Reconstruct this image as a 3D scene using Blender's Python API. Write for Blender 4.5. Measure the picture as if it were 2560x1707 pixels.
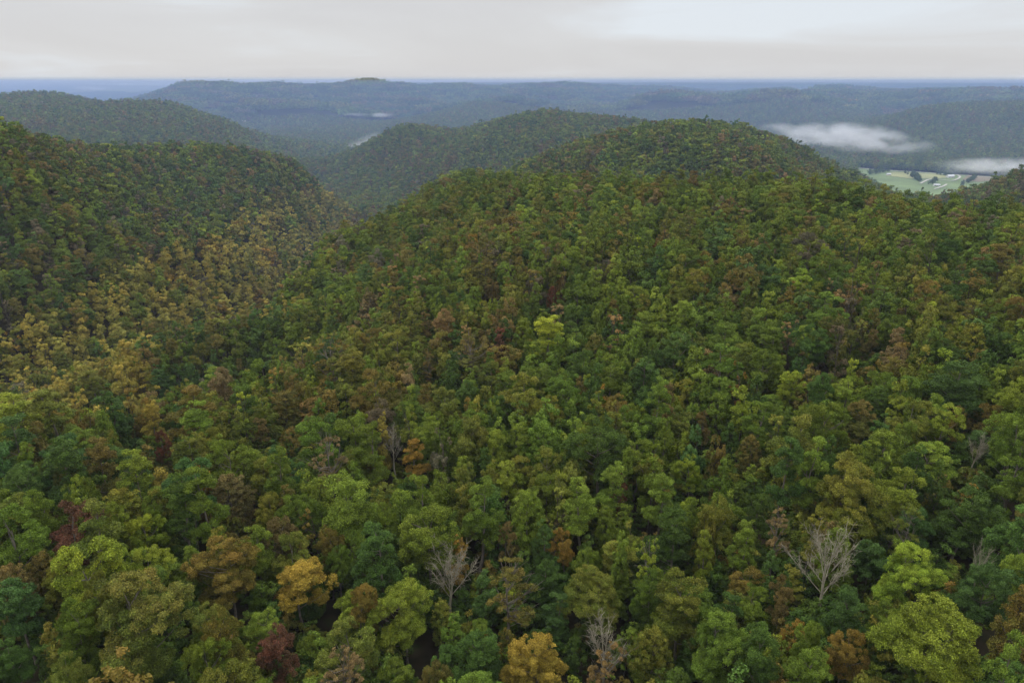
import bpy, math, random
import numpy as np

for _o in list(bpy.data.objects):
    bpy.data.objects.remove(_o)
SC = bpy.context.scene
COL = SC.collection
rng = np.random.RandomState(20)
random.seed(20)

# ---------------------------------------------------------------- camera, sky, sun, exposure
cam_d = bpy.data.cameras.new("camera")
cam_d.sensor_width = 36.0
cam_d.lens = 24.0
cam_d.clip_start = 1.0
cam_d.clip_end = 150000.0
cam = bpy.data.objects.new("camera", cam_d)
COL.objects.link(cam)
cam.location = (0, 0, 165.0)
cam.rotation_euler = (math.radians(90) - math.atan(657.5 / 1707.0), 0, 0)
SC.camera = cam

SUN_ELEV, SUN_AZ = math.radians(54), math.radians(-28)   # behind cloud, ahead and a little to the left
world = bpy.data.worlds.new("World")
SC.world = world
world.use_nodes = True
wn, wl = world.node_tree.nodes, world.node_tree.links
wn.clear()
w_out = wn.new("ShaderNodeOutputWorld")
w_bg = wn.new("ShaderNodeBackground"); w_bg.inputs["Strength"].default_value = 0.1
w_sky = wn.new("ShaderNodeTexSky"); w_sky.sky_type = 'NISHITA'; w_sky.sun_disc = False
w_sky.sun_elevation = SUN_ELEV; w_sky.sun_rotation = SUN_AZ; w_sky.altitude = 300
w_tc = wn.new("ShaderNodeTexCoord")
# cloud deck: direction projected onto a flat layer overhead
w_sep = wn.new("ShaderNodeSeparateXYZ"); wl.new(w_tc.outputs["Generated"], w_sep.inputs[0])
w_z = wn.new("ShaderNodeMath"); w_z.operation = 'MAXIMUM'; w_z.inputs[1].default_value = 0.0
wl.new(w_sep.outputs["Z"], w_z.inputs[0])
w_za = wn.new("ShaderNodeMath"); w_za.operation = 'ADD'; w_za.inputs[1].default_value = 0.09
wl.new(w_z.outputs[0], w_za.inputs[0])
w_dv = wn.new("ShaderNodeVectorMath"); w_dv.operation = 'DIVIDE'
w_cz = wn.new("ShaderNodeCombineXYZ")
for k in range(3):
    wl.new(w_za.outputs[0], w_cz.inputs[k])
wl.new(w_tc.outputs["Generated"], w_dv.inputs[0]); wl.new(w_cz.outputs[0], w_dv.inputs[1])
w_map = wn.new("ShaderNodeMapping"); w_map.inputs["Location"].default_value = (5.1, 1.3, 0.0); w_map.inputs["Scale"].default_value = (0.42, 0.30, 0.0)
w_map.inputs["Rotation"].default_value = (0, 0, math.radians(-14))
wl.new(w_dv.outputs[0], w_map.inputs[0])
w_n1 = wn.new("ShaderNodeTexNoise"); w_n1.inputs["Scale"].default_value = 1.0; w_n1.inputs["Detail"].default_value = 7; w_n1.inputs["Roughness"].default_value = 0.52; w_n1.inputs["Distortion"].default_value = 0.6
wl.new(w_map.outputs[0], w_n1.inputs["Vector"])
# the deck is thinner, so brighter and cooler, in one broad break ahead and to the right
w_dot = wn.new("ShaderNodeVectorMath"); w_dot.operation = 'DISTANCE'
w_lay = wn.new("ShaderNodeVectorMath"); w_lay.operation = 'MULTIPLY'; w_lay.inputs[1].default_value = (1.0, 0.8, 0.0)
wl.new(w_dv.outputs[0], w_lay.inputs[0])
w_dot.inputs[1].default_value = (1.7, 4.5, 0.0)
wl.new(w_lay.outputs[0], w_dot.inputs[0])
w_brk = wn.new("ShaderNodeMapRange"); w_brk.interpolation_type = 'SMOOTHSTEP'
w_brk.inputs["From Min"].default_value = 1.9; w_brk.inputs["From Max"].default_value = 0.5; w_brk.inputs["To Max"].default_value = 0.22
wl.new(w_dot.outputs["Value"], w_brk.inputs["Value"])
w_sum = wn.new("ShaderNodeMath"); w_sum.operation = 'ADD'
wl.new(w_n1.outputs["Fac"], w_sum.inputs[0]); wl.new(w_brk.outputs[0], w_sum.inputs[1])
w_r1 = wn.new("ShaderNodeValToRGB")                      # thick (warm grey) against thin (bright, cool) cloud
w_r1.color_ramp.elements[0].position = 0.38; w_r1.color_ramp.elements[0].color = (6.66, 6.64, 6.78, 1)
w_r1.color_ramp.elements[1].position = 0.76; w_r1.color_ramp.elements[1].color = (7.75, 8.25, 8.80, 1)
_e = w_r1.color_ramp.elements.new(0.55); _e.color = (6.95, 6.98, 7.14, 1)
wl.new(w_sum.outputs[0], w_r1.inputs["Fac"])
# an overcast sky is brighter overhead than at the horizon
w_up = wn.new("ShaderNodeMapRange"); w_up.inputs["From Min"].default_value = 0.12; w_up.inputs["From Max"].default_value = 1.0
w_up.inputs["To Min"].default_value = 1.0; w_up.inputs["To Max"].default_value = 2.9
wl.new(w_sep.outputs["Z"], w_up.inputs["Value"])
w_mul = wn.new("ShaderNodeVectorMath"); w_mul.operation = 'SCALE'
wl.new(w_r1.outputs["Color"], w_mul.inputs[0]); wl.new(w_up.outputs[0], w_mul.inputs["Scale"])
w_mix = wn.new("ShaderNodeMix"); w_mix.data_type = 'RGBA'; w_mix.inputs["Factor"].default_value = 0.93
wl.new(w_sky.outputs["Color"], w_mix.inputs["A"]); wl.new(w_mul.outputs["Vector"], w_mix.inputs["B"])
wl.new(w_mix.outputs["Result"], w_bg.inputs["Color"])
wl.new(w_bg.outputs[0], w_out.inputs["Surface"])

sun_d = bpy.data.lights.new("sun", 'SUN')
sun_d.energy = 1.5
sun_d.angle = math.radians(14)
sun_d.color = (1.0, 0.96, 0.90)
sun = bpy.data.objects.new("sun", sun_d)
COL.objects.link(sun)
sun.rotation_euler = (math.pi / 2 - SUN_ELEV, 0, math.pi - SUN_AZ)

SC.view_settings.view_transform = 'Standard'
SC.view_settings.look = 'None'
SC.view_settings.exposure = 0.0
SC.view_settings.gamma = 1.0
SC.view_settings.use_curve_mapping = False
SC.render.engine = 'CYCLES'
cy = SC.cycles
cy.max_bounces = 4; cy.diffuse_bounces = 1; cy.glossy_bounces = 1; cy.transmission_bounces = 2
cy.transparent_max_bounces = 4; cy.volume_bounces = 2
cy.caustics_reflective = False; cy.caustics_refractive = False
cy.use_denoising = True
cy.use_adaptive_sampling = True; cy.adaptive_threshold = 0.02

# ---------------------------------------------------------------- the lie of the land
CAM_Z = 165.0                       # metres above the valley floor
FPX = 1707.0                        # focal length in photo pixels (24 mm on 36 mm, 2560 px wide)
PITCH = math.atan(657.5 / FPX)      # horizon lies at row 196
_cp, _sp = math.cos(PITCH), math.sin(PITCH)

def ray(u, v):
    a, b = (u - 1280.0), -(v - 853.5)
    return np.array([a, FPX * _cp + b * _sp, -FPX * _sp + b * _cp])

def pt(u, v, dist):                 # point of the place seen at photo pixel (u, v), dist metres away on the map
    r = ray(u, v)
    k = dist / math.hypot(r[0], r[1])
    return r[0] * k, r[1] * k, CAM_Z + r[2] * k

def project(x, y, z):               # back to photo pixels
    z = z - CAM_Z
    f = y * _cp - z * _sp
    b = y * _sp + z * _cp
    f = np.maximum(f, 1e-3)
    return 1280.0 + FPX * x / f, 853.5 - FPX * b / f, f

CANOPY = 17.5
_ctrl = []
def C_(*rows, h=CANOPY):            # canopy seen at (u, v) at map distance d: the ground lies h lower
    for u, v, d in rows:
        x, y, z = pt(u, v, d)
        _ctrl.append((x, y, z - h))
def G_(*rows):                      # plain map points
    _ctrl.extend(rows)
def B_(*rows):                      # (u, dist, ground height): a point by bearing
    for u, d, z in rows:
        x, y, _ = pt(u, 200, d)
        _ctrl.append((x, y, z))

# near spur under the camera and the big slope in front of it
C_((1280,1707,62),(0,1707,74),(2560,1707,72),(640,1500,80),(1900,1500,78),(1280,1240,104),(300,1150,134),(2300,1150,118),
   (1280,1000,145),(800,1000,158),(2300,1000,145),(1280,850,184),(1800,850,176),(2350,800,190),(1000,800,218),(1900,700,216),
   (1280,650,238),(1000,650,285),(1900,560,275),(2400,560,285),(1500,540,300),(1150,560,335))
C_((1660,440,385),(1928,438,368),(2119,438,372),(2272,482,350),(2400,488,345),(2502,490,335),(2560,480,345),(1480,440,430))
C_((1221,424,540),(1125,443,500),(1014,492,465),(900,542,440),(780,602,415),(690,690,372),(640,790,318),(820,700,318),(800,850,225))
C_((900,562,390),(1014,520,395),(1125,482,410),(1221,455,430),(960,610,335),(860,600,385),(780,640,370),(1313,440,470),(1060,540,375),(850,580,425),(900,553,440),(950,532,450),(1000,508,455),(830,560,438))
C_((0,1040,172),(250,1000,180),(500,965,190))
# valley on the left and the long even flank of the hill beyond it: (u, v and distance of the floor), (u, v, distance of the crest)
for (u0, v0, d0), (u1, v1, d1) in (((-150,935,330),(-150,318,520)), ((0,915,335),(0,326,530)), ((150,890,348),(103,338,570)), ((300,862,368),(268,364,650)), ((430,832,398),(429,351,713)),
                                   ((560,785,440),(536,356,722)), ((640,700,510),(612,374,722)), ((700,650,565),(681,398,722)), ((750,610,615),(758,442,735)), ((790,580,660),(800,470,750))):
    fx, fy, fz = pt(u0, v0, d0); cx_, cy_, cz_ = pt(u1, v1, d1)
    fz -= 21; cz_ -= CANOPY
    for k in (0.0, 0.3, 0.6, 0.85, 1.0):
        _ctrl.append((fx + (cx_ - fx) * k, fy + (cy_ - fy) * k, fz + (cz_ - fz) * (0.9 * k + 0.1 * math.sin(k * math.pi / 2))))
C_((830,545,735),(885,505,840), h=21)
C_((850,496,800),(880,478,980),(800,440,1140), h=20)
B_((900,780,3),(860,900,3))
B_((640,410,2),(690,465,2),(780,545,8),(860,600,12),(950,640,18),(1060,670,28),(560,352,12),(1000,720,12),(900,700,4),(1100,740,18),(0,228,40),(300,244,36),(480,258,36))
# low spur running down into it
C_((700,800,280),(600,850,268),(500,905,255),(450,940,245))
# long hill behind it
C_((0,256,1900),(69,234,1820),(145,234,1780),(222,246,1700),(325,261,1600),(432,255,1500),(475,270,1480),(543,294,1460),(582,303,1450),(620,328,1450),(670,351,1450),(765,389,1430))
C_((0,300,1350),(220,310,1280),(430,320,1250),(600,370,1200),(700,405,1180))
B_((-100,850,36),(100,850,34),(300,860,30),(500,900,22),(650,900,12),(300,1050,22),(500,1050,14))
# middle hill across the hollow
C_((800,404,1330),(853,385,1290),(926,351,1240),(991,317,1190),(1022,310,1170),(1068,317,1170),(1152,326,1160),(1221,305,1150),(1297,286,1140),(1355,274,1120),(1450,284,1100),(1565,286,1090),(1642,300,1090))
C_((950,450,1000),(1050,400,1000),(1150,390,960),(1250,360,950),(1350,340,940),(1450,335,930))
B_((1000,880,6),(1100,800,14),(1200,790,24),(1350,820,44),(1500,860,56))
B_((1000,1600,8),(1250,1600,14),(1500,1600,20),(1650,1500,18))
# the ridge running on to the round knoll
C_(*[(u, v + 8, d * 1.13) for u, v, d in ((1313,398,600),(1412,366,640),(1565,332,670),(1700,312,680),(1775,303,680),(1832,303,675),(1890,313,670),(1928,332,665),(1985,351,670),(2027,370,675),(2066,397,690),(2119,418,720))])
C_((1500,400,600),(1700,390,590),(1850,390,600),(1950,400,630))
B_((1350,545,52),(1480,520,50),(1660,480,48),(1900,470,44),(2100,480,34),(2200,560,24),(1700,950,44),(1900,980,20),(2100,950,6))
# hillock at the right edge
C_((2560,420,760),(2502,446,790),(2456,468,820),(2640,395,740))
B_((2600,520,40),(2400,560,24),(2300,720,8),(2480,900,3))
# right valley floor, flat
B_((2150,980,1),(2300,980,0),(2450,1050,0),(2560,1150,0),(2150,1150,0),(2300,1180,0),(2450,1230,0),(2600,1300,0),(2150,1330,2),(2080,1500,2),(2000,1800,2),(2060,2100,2),(1950,2100,4),(1850,1500,10),(1900,2400,10))
# hill right of that valley
C_((2177,328,1950),(2215,305,2020),(2272,278,2080),(2349,261,2120),(2425,257,2150),(2560,250,2150),(2700,245,2150))
C_((2240,370,1720),(2350,352,1800),(2450,345,1840),(2560,340,1880))
B_((2130,1600,0),(2220,1590,0),(2330,1590,0),(2450,1590,0),(2560,1600,0),(2700,1600,0),(2250,1400,0),(2380,1420,0),(2500,1430,0),(2600,1420,0),(2300,2700,20),(2500,2700,30))
# ridge behind the fog
C_((1355,267,2900),(1450,265,2850),(1554,263,2800),(1623,236,2800),(1680,232,2800),(1729,234,2800),(1832,249,2780),(1890,238,2780),(1928,227,2780),(1966,227,2800),(2005,238,2900),(2150,240,3000),(2330,238,3000),(2560,238,3000))
C_((1700,290,2450),(1850,300,2400),(1950,290,2450),(2100,280,2500))
B_((1400,2200,12),(1550,2150,12),(1700,2000,10),(1800,1900,6))
C_((1990,229,3400),(2023,221,3600),(2150,229,3400),(2330,227,3600),(2387,227,3700),(2560,232,3600),(1830,226,3900),(1736,229,3900))
B_((1500,3250,40),(1800,3300,45))
# broad valley in the middle distance
B_((760,1850,2),(850,1700,3),(640,2100,2),(800,2200,3),(950,2100,4),(1050,2000,8),(550,2300,4),(450,2100,6),(250,2400,5),(50,2600,5),(-150,2600,6),(1150,1800,10))
C_((1068,309,2100),(1183,259,2500),(1278,240,2750),(1120,285,2300))
# far ridge, with spurs running down towards the viewer
_f = 0.79
C_(*[(u, v + (7 if v > 210 else 0), d * _f) for u, v, d in ((330,247,4300),(364,232,4400),(413,223,4450),(459,206,4500),(490,201,4500),(536,209,4550),(585,212,4550),(670,206,4550),(765,209,4500),(800,206,4500),(934,206,4500),(1068,212,4500),(1137,209,4500),(1244,216,4500),(1297,211,4500),(1347,209,4500),(1397,216,4550),(1443,209,4600),(1527,220,4600),(1661,215,4700),(1700,221,4700))])
C_((430,236,3250),(470,258,2950),(600,226,3150),(620,255,2850),(700,228,3200),(735,252,2850),(765,272,2650),(830,224,3250),(850,250,2950),(880,272,2700),(1000,228,3250),(1040,250,2950),(1200,240,3150),(1400,232,3200))
B_((330,2700,3),(450,2650,6),(540,2900,10),(560,2600,5),(665,2950,22),(680,2600,8),(800,2950,25),(820,2500,6),(950,2900,25),(960,2600,10),(1120,3000,30),(1300,2950,35))
# plain to the left and beyond
for _d in (2800,4000,6000,9000,14000,22000,40000):
    B_((-900,_d,4),(-350,_d,4),(-100,_d,3),(150,_d,2))
    if _d > 5000: B_((330,_d,2))
for _d in (4700,7000,14000,22000,40000):
    B_((500,_d,2),(750,_d,3))
B_((950,6000,10),(1200,6000,30),(1450,6200,50),(1700,6000,60),(2000,5200,60),(2300,5200,70),(2560,5200,70),(2900,5200,70))
C_((953,203,9000),(984,193,9000),(1068,194,9000),(1183,197,9000),(1336,196,9000),(1565,198,9000),(1700,199,9000),(1900,200,9000),(2100,201,9000),(2300,203,9000),(2560,203,9000),(2900,203,9000),h=12)
C_((1700,207,7000),(1880,209,6500),(2100,210,6800),(2330,209,6800),(2560,210,6600),h=15)
B_((1000,12000,10),(1300,12000,60),(1700,12000,80),(2100,12000,90),(2560,12000,90))
for _d in (14000,22000,40000):
    B_((1100,_d,20),(1600,_d,90),(2100,_d,110),(2700,_d,120))
# around and behind the camera
G_((0,0,79),(-60,40,74),(60,40,80),(-250,0,60),(-450,50,20),(-500,-200,25),(300,0,84),(500,100,70),(0,-200,84),(0,-600,90),(700,-300,60),(-900,200,80),(-1000,-500,70),
   (900,300,40),(0,-3000,60),(3000,-1000,60),(-3000,-1000,40),(3500,1500,90),(-3000,1500,30),(0,-20000,60),(20000,-8000,80),(-20000,-8000,20),(0,-40000,60),(38000,0,100),(-38000,0,10))

_cx = np.array(_ctrl, dtype=float)
def _kern(x0, y0, x1, y1):
    return np.sqrt((x0 - x1) ** 2 + (y0 - y1) ** 2 + 35.0 ** 2)
_n = len(_cx)
_A = np.zeros((_n + 1, _n + 1))
_A[:_n, :_n] = _kern(_cx[:, 0][:, None], _cx[:, 1][:, None], _cx[:, 0][None], _cx[:, 1][None]) + np.eye(_n) * -0.4
_A[:_n, _n] = 1; _A[_n, :_n] = 1
_sol = np.linalg.solve(_A, np.append(_cx[:, 2], 0.0))

_hs = np.random.RandomState(7).rand(64, 64)
def vnoise(x, y):                   # smooth value noise, 0..1, period 64
    xi, yi = np.floor(x).astype(int), np.floor(y).astype(int)
    fx, fy = x - xi, y - yi
    fx = fx * fx * (3 - 2 * fx); fy = fy * fy * (3 - 2 * fy)
    g = lambda a, b: _hs[a % 64, b % 64]
    return (g(xi, yi) * (1 - fx) + g(xi + 1, yi) * fx) * (1 - fy) + (g(xi, yi + 1) * (1 - fx) + g(xi + 1, yi + 1) * fx) * fy
def fbm(x, y, o=4):
    s, a, t = 0.0, 1.0, 0.0
    for k in range(o):
        s = s + a * vnoise(x * 2 ** k + 11.3 * k, y * 2 ** k + 5.1 * k); t += a; a *= 0.5
    return s / t

def height(x, y):
    x = np.asarray(x, float); y = np.asarray(y, float)
    sh = x.shape; x = x.ravel(); y = y.ravel()
    out = np.empty(len(x))
    for i in range(0, len(x), 20000):
        s = slice(i, i + 20000)
        out[s] = _kern(x[s][:, None], y[s][:, None], _cx[:, 0][None], _cx[:, 1][None]) @ _sol[:_n] + _sol[_n]
    d = np.hypot(x, y)
    rel = np.clip((out - 6) / 50, 0, 1)                       # the valley floors stay smooth
    spur = 1 - np.abs(2 * fbm(x / 330 + 3.7, y / 330 + 9.1, 3) - 1)
    amp = 5 + 8 * np.clip((d - 700) / 2200, 0, 1)
    out = out + rel * amp * (spur - 0.78) * 2.0
    out = out + rel * np.clip((d - 4800) / 3000, 0, 1) * 34 * (fbm(x / 900, y / 900, 3) - 0.5) * 2
    out = out + rel * np.clip((d - 2000) / 900, 0, 1) * np.clip((5200 - d) / 600, 0, 1) * 20 * (fbm(x / 360 + 1.7, y / 520 + 4.2, 2) - 0.5) * 2
    for u_, d_, top_, w_ in ((895, 6000, 150.0, 300.0), (790, 6100, 128.0, 420.0)):   # two lone knobs out on the plain
        r_ = ray(u_, 196); k_ = d_ / math.hypot(r_[0], r_[1])
        out = np.maximum(out, top_ * (1 - np.hypot(x - r_[0] * k_, y - r_[1] * k_) / w_))
    cap = np.where(d > 5200, 92.0, np.where(d > 3000, 155.0, 400.0))                   # the far plateau ends level
    out = np.where(out > cap - 6, cap - 6 + 6 * np.tanh((out - cap + 6) / 6), out)
    return np.maximum(out, -6.0).reshape(sh)

# ---------------------------------------------------------------- helpers
def new_mesh(name, verts, quads, mats, attrs=None, mat_idx=None, smooth=False, tris=None):
    """quads (n,4); verts (n,3); attrs {name: float per vertex}"""
    me = bpy.data.meshes.new(name)
    verts = np.asarray(verts, np.float32); quads = np.asarray(quads, np.int32).reshape(-1, 4)
    nt = 0 if tris is None else len(tris)
    me.vertices.add(len(verts)); me.vertices.foreach_set("co", verts.ravel())
    loops = quads.ravel()
    starts = np.arange(len(quads), dtype=np.int32) * 4
    if nt:
        tris = np.asarray(tris, np.int32)
        starts = np.concatenate([starts, len(loops) + np.arange(nt, dtype=np.int32) * 3])
        loops = np.concatenate([loops, tris.ravel()])
    me.loops.add(len(loops)); me.loops.foreach_set("vertex_index", loops)
    me.polygons.add(len(starts)); me.polygons.foreach_set("loop_start", starts)
    for m in mats:
        me.materials.append(m)
    if mat_idx is not None:
        me.polygons.foreach_set("material_index", np.asarray(mat_idx, np.int32))
    if smooth:
        me.polygons.foreach_set("use_smooth", np.ones(len(starts), bool))
    else:
        me.polygons.foreach_set("use_smooth", np.zeros(len(starts), bool))
    for k, a in (attrs or {}).items():
        at = me.attributes.new(k, 'FLOAT', 'POINT'); at.data.foreach_set("value", np.asarray(a, np.float32))
    me.update(calc_edges=True)
    return me

def put(name, data, parent=None, loc=(0, 0, 0), **props):
    o = bpy.data.objects.new(name, data)
    COL.objects.link(o)
    o.location = loc
    if parent is not None:
        o.parent = parent
    for k, v in props.items():
        o[k] = v
    return o

def mat_new(name):
    m = bpy.data.materials.new(name); m.use_nodes = True
    nt = m.node_tree; nt.nodes.clear()
    out = nt.nodes.new("ShaderNodeOutputMaterial")
    return m, nt.nodes, nt.links, out

def simple_mat(name, rgb, rough=0.85, noise=0.25, scale=0.5):
    m, n, l, out = mat_new(name)
    b = n.new("ShaderNodeBsdfPrincipled"); b.inputs["Roughness"].default_value = rough; b.inputs["Specular IOR Level"].default_value = 0.2
    tc = n.new("ShaderNodeTexCoord")
    t = n.new("ShaderNodeTexNoise"); t.inputs["Scale"].default_value = scale; t.inputs["Detail"].default_value = 5
    l.new(tc.outputs["Object"], t.inputs["Vector"])
    r = n.new("ShaderNodeMapRange"); r.inputs["From Min"].default_value = 0.3; r.inputs["From Max"].default_value = 0.7
    r.inputs["To Min"].default_value = 1 - noise; r.inputs["To Max"].default_value = 1 + noise
    l.new(t.outputs["Fac"], r.inputs["Value"])
    s = n.new("ShaderNodeVectorMath"); s.operation = 'SCALE'; s.inputs[0].default_value = rgb
    l.new(r.outputs[0], s.inputs["Scale"])
    l.new(s.outputs["Vector"], b.inputs["Base Color"])
    l.new(b.outputs[0], out.inputs["Surface"])
    return m

# ---- foliage: each tree brings its own two leaf colours (tint, tint2)
def make_leaf_mat():
    m, n, l, out = mat_new("foliage")
    a1 = n.new("ShaderNodeAttribute"); a1.attribute_type = 'INSTANCER'; a1.attribute_name = "tint"
    a2 = n.new("ShaderNodeAttribute"); a2.attribute_type = 'INSTANCER'; a2.attribute_name = "tint2"
    lv = n.new("ShaderNodeAttribute"); lv.attribute_type = 'GEOMETRY'; lv.attribute_name = "lv"
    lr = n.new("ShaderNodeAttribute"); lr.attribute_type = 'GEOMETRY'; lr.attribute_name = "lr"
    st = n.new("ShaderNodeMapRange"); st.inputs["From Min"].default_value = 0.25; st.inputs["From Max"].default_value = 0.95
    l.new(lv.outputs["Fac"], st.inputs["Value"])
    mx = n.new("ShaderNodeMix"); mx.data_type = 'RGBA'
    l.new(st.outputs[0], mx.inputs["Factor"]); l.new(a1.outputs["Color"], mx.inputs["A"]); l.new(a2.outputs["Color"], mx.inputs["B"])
    br = n.new("ShaderNodeMapRange"); br.inputs["To Min"].default_value = 0.44; br.inputs["To Max"].default_value = 2.05  # leaf colour scaled by lr: painted bright specks against darker leaves
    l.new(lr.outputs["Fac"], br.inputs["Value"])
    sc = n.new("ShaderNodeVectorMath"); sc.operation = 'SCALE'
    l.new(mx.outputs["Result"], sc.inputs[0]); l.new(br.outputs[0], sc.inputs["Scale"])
    b = n.new("ShaderNodeBsdfPrincipled"); b.inputs["Roughness"].default_value = 0.65; b.inputs["Specular IOR Level"].default_value = 0.10
    l.new(sc.outputs["Vector"], b.inputs["Base Color"])
    t = n.new("ShaderNodeBsdfTranslucent")
    tm = n.new("ShaderNodeVectorMath"); tm.operation = 'MULTIPLY'; tm.inputs[1].default_value = (1.0, 1.12, 0.6)
    l.new(sc.outputs["Vector"], tm.inputs[0]); l.new(tm.outputs["Vector"], t.inputs["Color"])
    ms = n.new("ShaderNodeMixShader"); ms.inputs[0].default_value = 0.12
    l.new(b.outputs[0], ms.inputs[1]); l.new(t.outputs[0], ms.inputs[2]); l.new(ms.outputs[0], out.inputs["Surface"])
    return m
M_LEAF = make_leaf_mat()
M_BARK = simple_mat("bark", (0.15, 0.13, 0.105), 0.9, 0.45, 1.2)
M_DARK = simple_mat("dark_bark", (0.075, 0.065, 0.05), 0.9, 0.4, 1.2)
M_PALE = simple_mat("pale_bark", (0.31, 0.28, 0.205), 0.85, 0.35, 1.0)

# ---------------------------------------------------------------- ground sheet: rings round the camera out to the horizon
_rad = np.concatenate([np.linspace(4, 60, 12, endpoint=False), np.geomspace(60, 40000, 390)])
_front = np.radians(np.arange(-48, 48.01, 0.32))
_back = np.radians(np.arange(52, 308.01, 4.0))
_azs = np.concatenate([_front, _back])
_AZ, _RD = np.meshgrid(_azs, _rad)
_GX, _GY = _RD * np.sin(_AZ), _RD * np.cos(_AZ)
_GZ = height(_GX, _GY)

def gz(x, y):                       # height of the ground sheet, bilinear between its rings (front sector)
    x = np.asarray(x, float); y = np.asarray(y, float)
    r = np.hypot(x, y); a = np.arctan2(x, y)
    i = np.clip(np.searchsorted(_rad, r) - 1, 0, len(_rad) - 2)
    fr = np.clip((r - _rad[i]) / (_rad[i + 1] - _rad[i]), 0, 1)
    fa = np.clip((a - _front[0]) / (_front[1] - _front[0]), 0, len(_front) - 1.001)
    j = fa.astype(int); fa = fa - j
    g = lambda p, q: _GZ[p, q]
    return (g(i, j) * (1 - fr) + g(i + 1, j) * fr) * (1 - fa) + (g(i, j + 1) * (1 - fr) + g(i + 1, j + 1) * fr) * fa

def hit(u, v, lift=0.0):            # where the view through photo pixel (u, v) meets the ground (raised by lift)
    r = ray(u, v); hl = math.hypot(r[0], r[1])
    d = np.geomspace(30, 30000, 6000)
    x, y, z = r[0] / hl * d, r[1] / hl * d, CAM_Z + r[2] / hl * d
    under = z <= gz(x, y) + lift
    k = int(np.argmax(under)) if under.any() else len(d) - 1
    return float(x[k]), float(y[k]), float(gz(x[k], y[k]))

def hit(u, v, lift=0.0, _ground=hit):
    if u > 2100 and 408 < v < 540 and lift == 0.0:      # the flat floor of the right-hand valley, past the near crest
        r = ray(u, v); k = -CAM_Z / r[2]
        return float(r[0] * k), float(r[1] * k), float(gz(r[0] * k, r[1] * k))
    return _ground(u, v, lift)

nA, nR = len(_azs), len(_rad)
_ii, _jj = np.meshgrid(np.arange(nR - 1), np.arange(nA), indexing='ij')
_j2 = (_jj + 1) % nA
_q = np.stack([_ii * nA + _jj, (_ii + 1) * nA + _jj, (_ii + 1) * nA + _j2, _ii * nA + _j2], -1).reshape(-1, 4)[:, ::-1]
_v = np.stack([_GX, _GY, _GZ], -1).reshape(-1, 3)
_c = np.array([[0, 0, float(height(np.array([0.0]), np.array([0.0]))[0])]])
_ct = np.stack([np.full(nA, len(_v)), np.arange(nA), (np.arange(nA) + 1) % nA], -1)[:, ::-1]

def make_ground_mat():
    m, n, l, out = mat_new("forest_floor")
    g = n.new("ShaderNodeNewGeometry")
    sx = n.new("ShaderNodeSeparateXYZ"); l.new(g.outputs["Position"], sx.inputs[0])
    def noise(scale, detail=4):
        t = n.new("ShaderNodeTexNoise"); t.inputs["Scale"].default_value = scale; t.inputs["Detail"].default_value = detail
        l.new(g.outputs["Position"], t.inputs["Vector"]); return t
    def ramp(src, stops):
        r = n.new("ShaderNodeValToRGB"); e = r.color_ramp.elements
        e[0].position, e[0].color = stops[0][0], (*stops[0][1], 1); e[1].position, e[1].color = stops[-1][0], (*stops[-1][1], 1)
        for p, c in stops[1:-1]:
            k = e.new(p); k.color = (*c, 1)
        l.new(src, r.inputs["Fac"]); return r
    litter = ramp(noise(0.35, 6).outputs["Fac"], [(0.3, (0.014, 0.015, 0.008)), (0.55, (0.030, 0.024, 0.014)), (0.75, (0.020, 0.030, 0.010))])
    # far off the sheet itself stands for unbroken woods and, on the plain, a patchwork of fields
    woods = ramp(noise(0.02, 8).outputs["Fac"], [(0.3, (0.025, 0.04, 0.018)), (0.5, (0.045, 0.06, 0.025)), (0.7, (0.07, 0.062, 0.03))])
    vor = n.new("ShaderNodeTexVoronoi"); vor.inputs["Scale"].default_value = 0.0021; l.new(g.outputs["Position"], vor.inputs["Vector"])
    vs = n.new("ShaderNodeSeparateColor"); l.new(vor.outputs["Color"], vs.inputs[0])
    fields = ramp(vs.outputs[0], [(0.0, (0.035, 0.05, 0.022)), (0.5, (0.045, 0.06, 0.025)), (0.56, (0.12, 0.15, 0.06)), (0.8, (0.17, 0.16, 0.09)), (1.0, (0.10, 0.14, 0.05))])
    lowm = n.new("ShaderNodeMapRange"); lowm.inputs["From Min"].default_value = 18; lowm.inputs["From Max"].default_value = 8
    l.new(sx.outputs["Z"], lowm.inputs["Value"])
    far = n.new("ShaderNodeMapRange"); far.inputs["From Min"].default_value = 2300; far.inputs["From Max"].default_value = 3200
    ln = n.new("ShaderNodeVectorMath"); ln.operation = 'LENGTH'; l.new(g.outputs["Position"], ln.inputs[0]); l.new(ln.outputs["Value"], far.inputs["Value"])
    m1 = n.new("ShaderNodeMix"); m1.data_type = 'RGBA'; l.new(lowm.outputs[0], m1.inputs["Factor"]); l.new(woods.outputs[0], m1.inputs["A"]); l.new(fields.outputs[0], m1.inputs["B"])
    m2 = n.new("ShaderNodeMix"); m2.data_type = 'RGBA'; l.new(far.outputs[0], m2.inputs["Factor"]); l.new(litter.outputs[0], m2.inputs["A"]); l.new(m1.outputs["Result"], m2.inputs["B"])
    b = n.new("ShaderNodeBsdfDiffuse"); l.new(m2.outputs["Result"], b.inputs["Color"])
    l.new(b.outputs[0], out.inputs["Surface"])
    return m
M_GROUND = make_ground_mat()
put("hills", new_mesh("hills", np.vstack([_v, _c]), _q, [M_GROUND], smooth=True, tris=_ct), kind="structure",
    label="dissected forested hills and valleys running out to a flat horizon")

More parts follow.
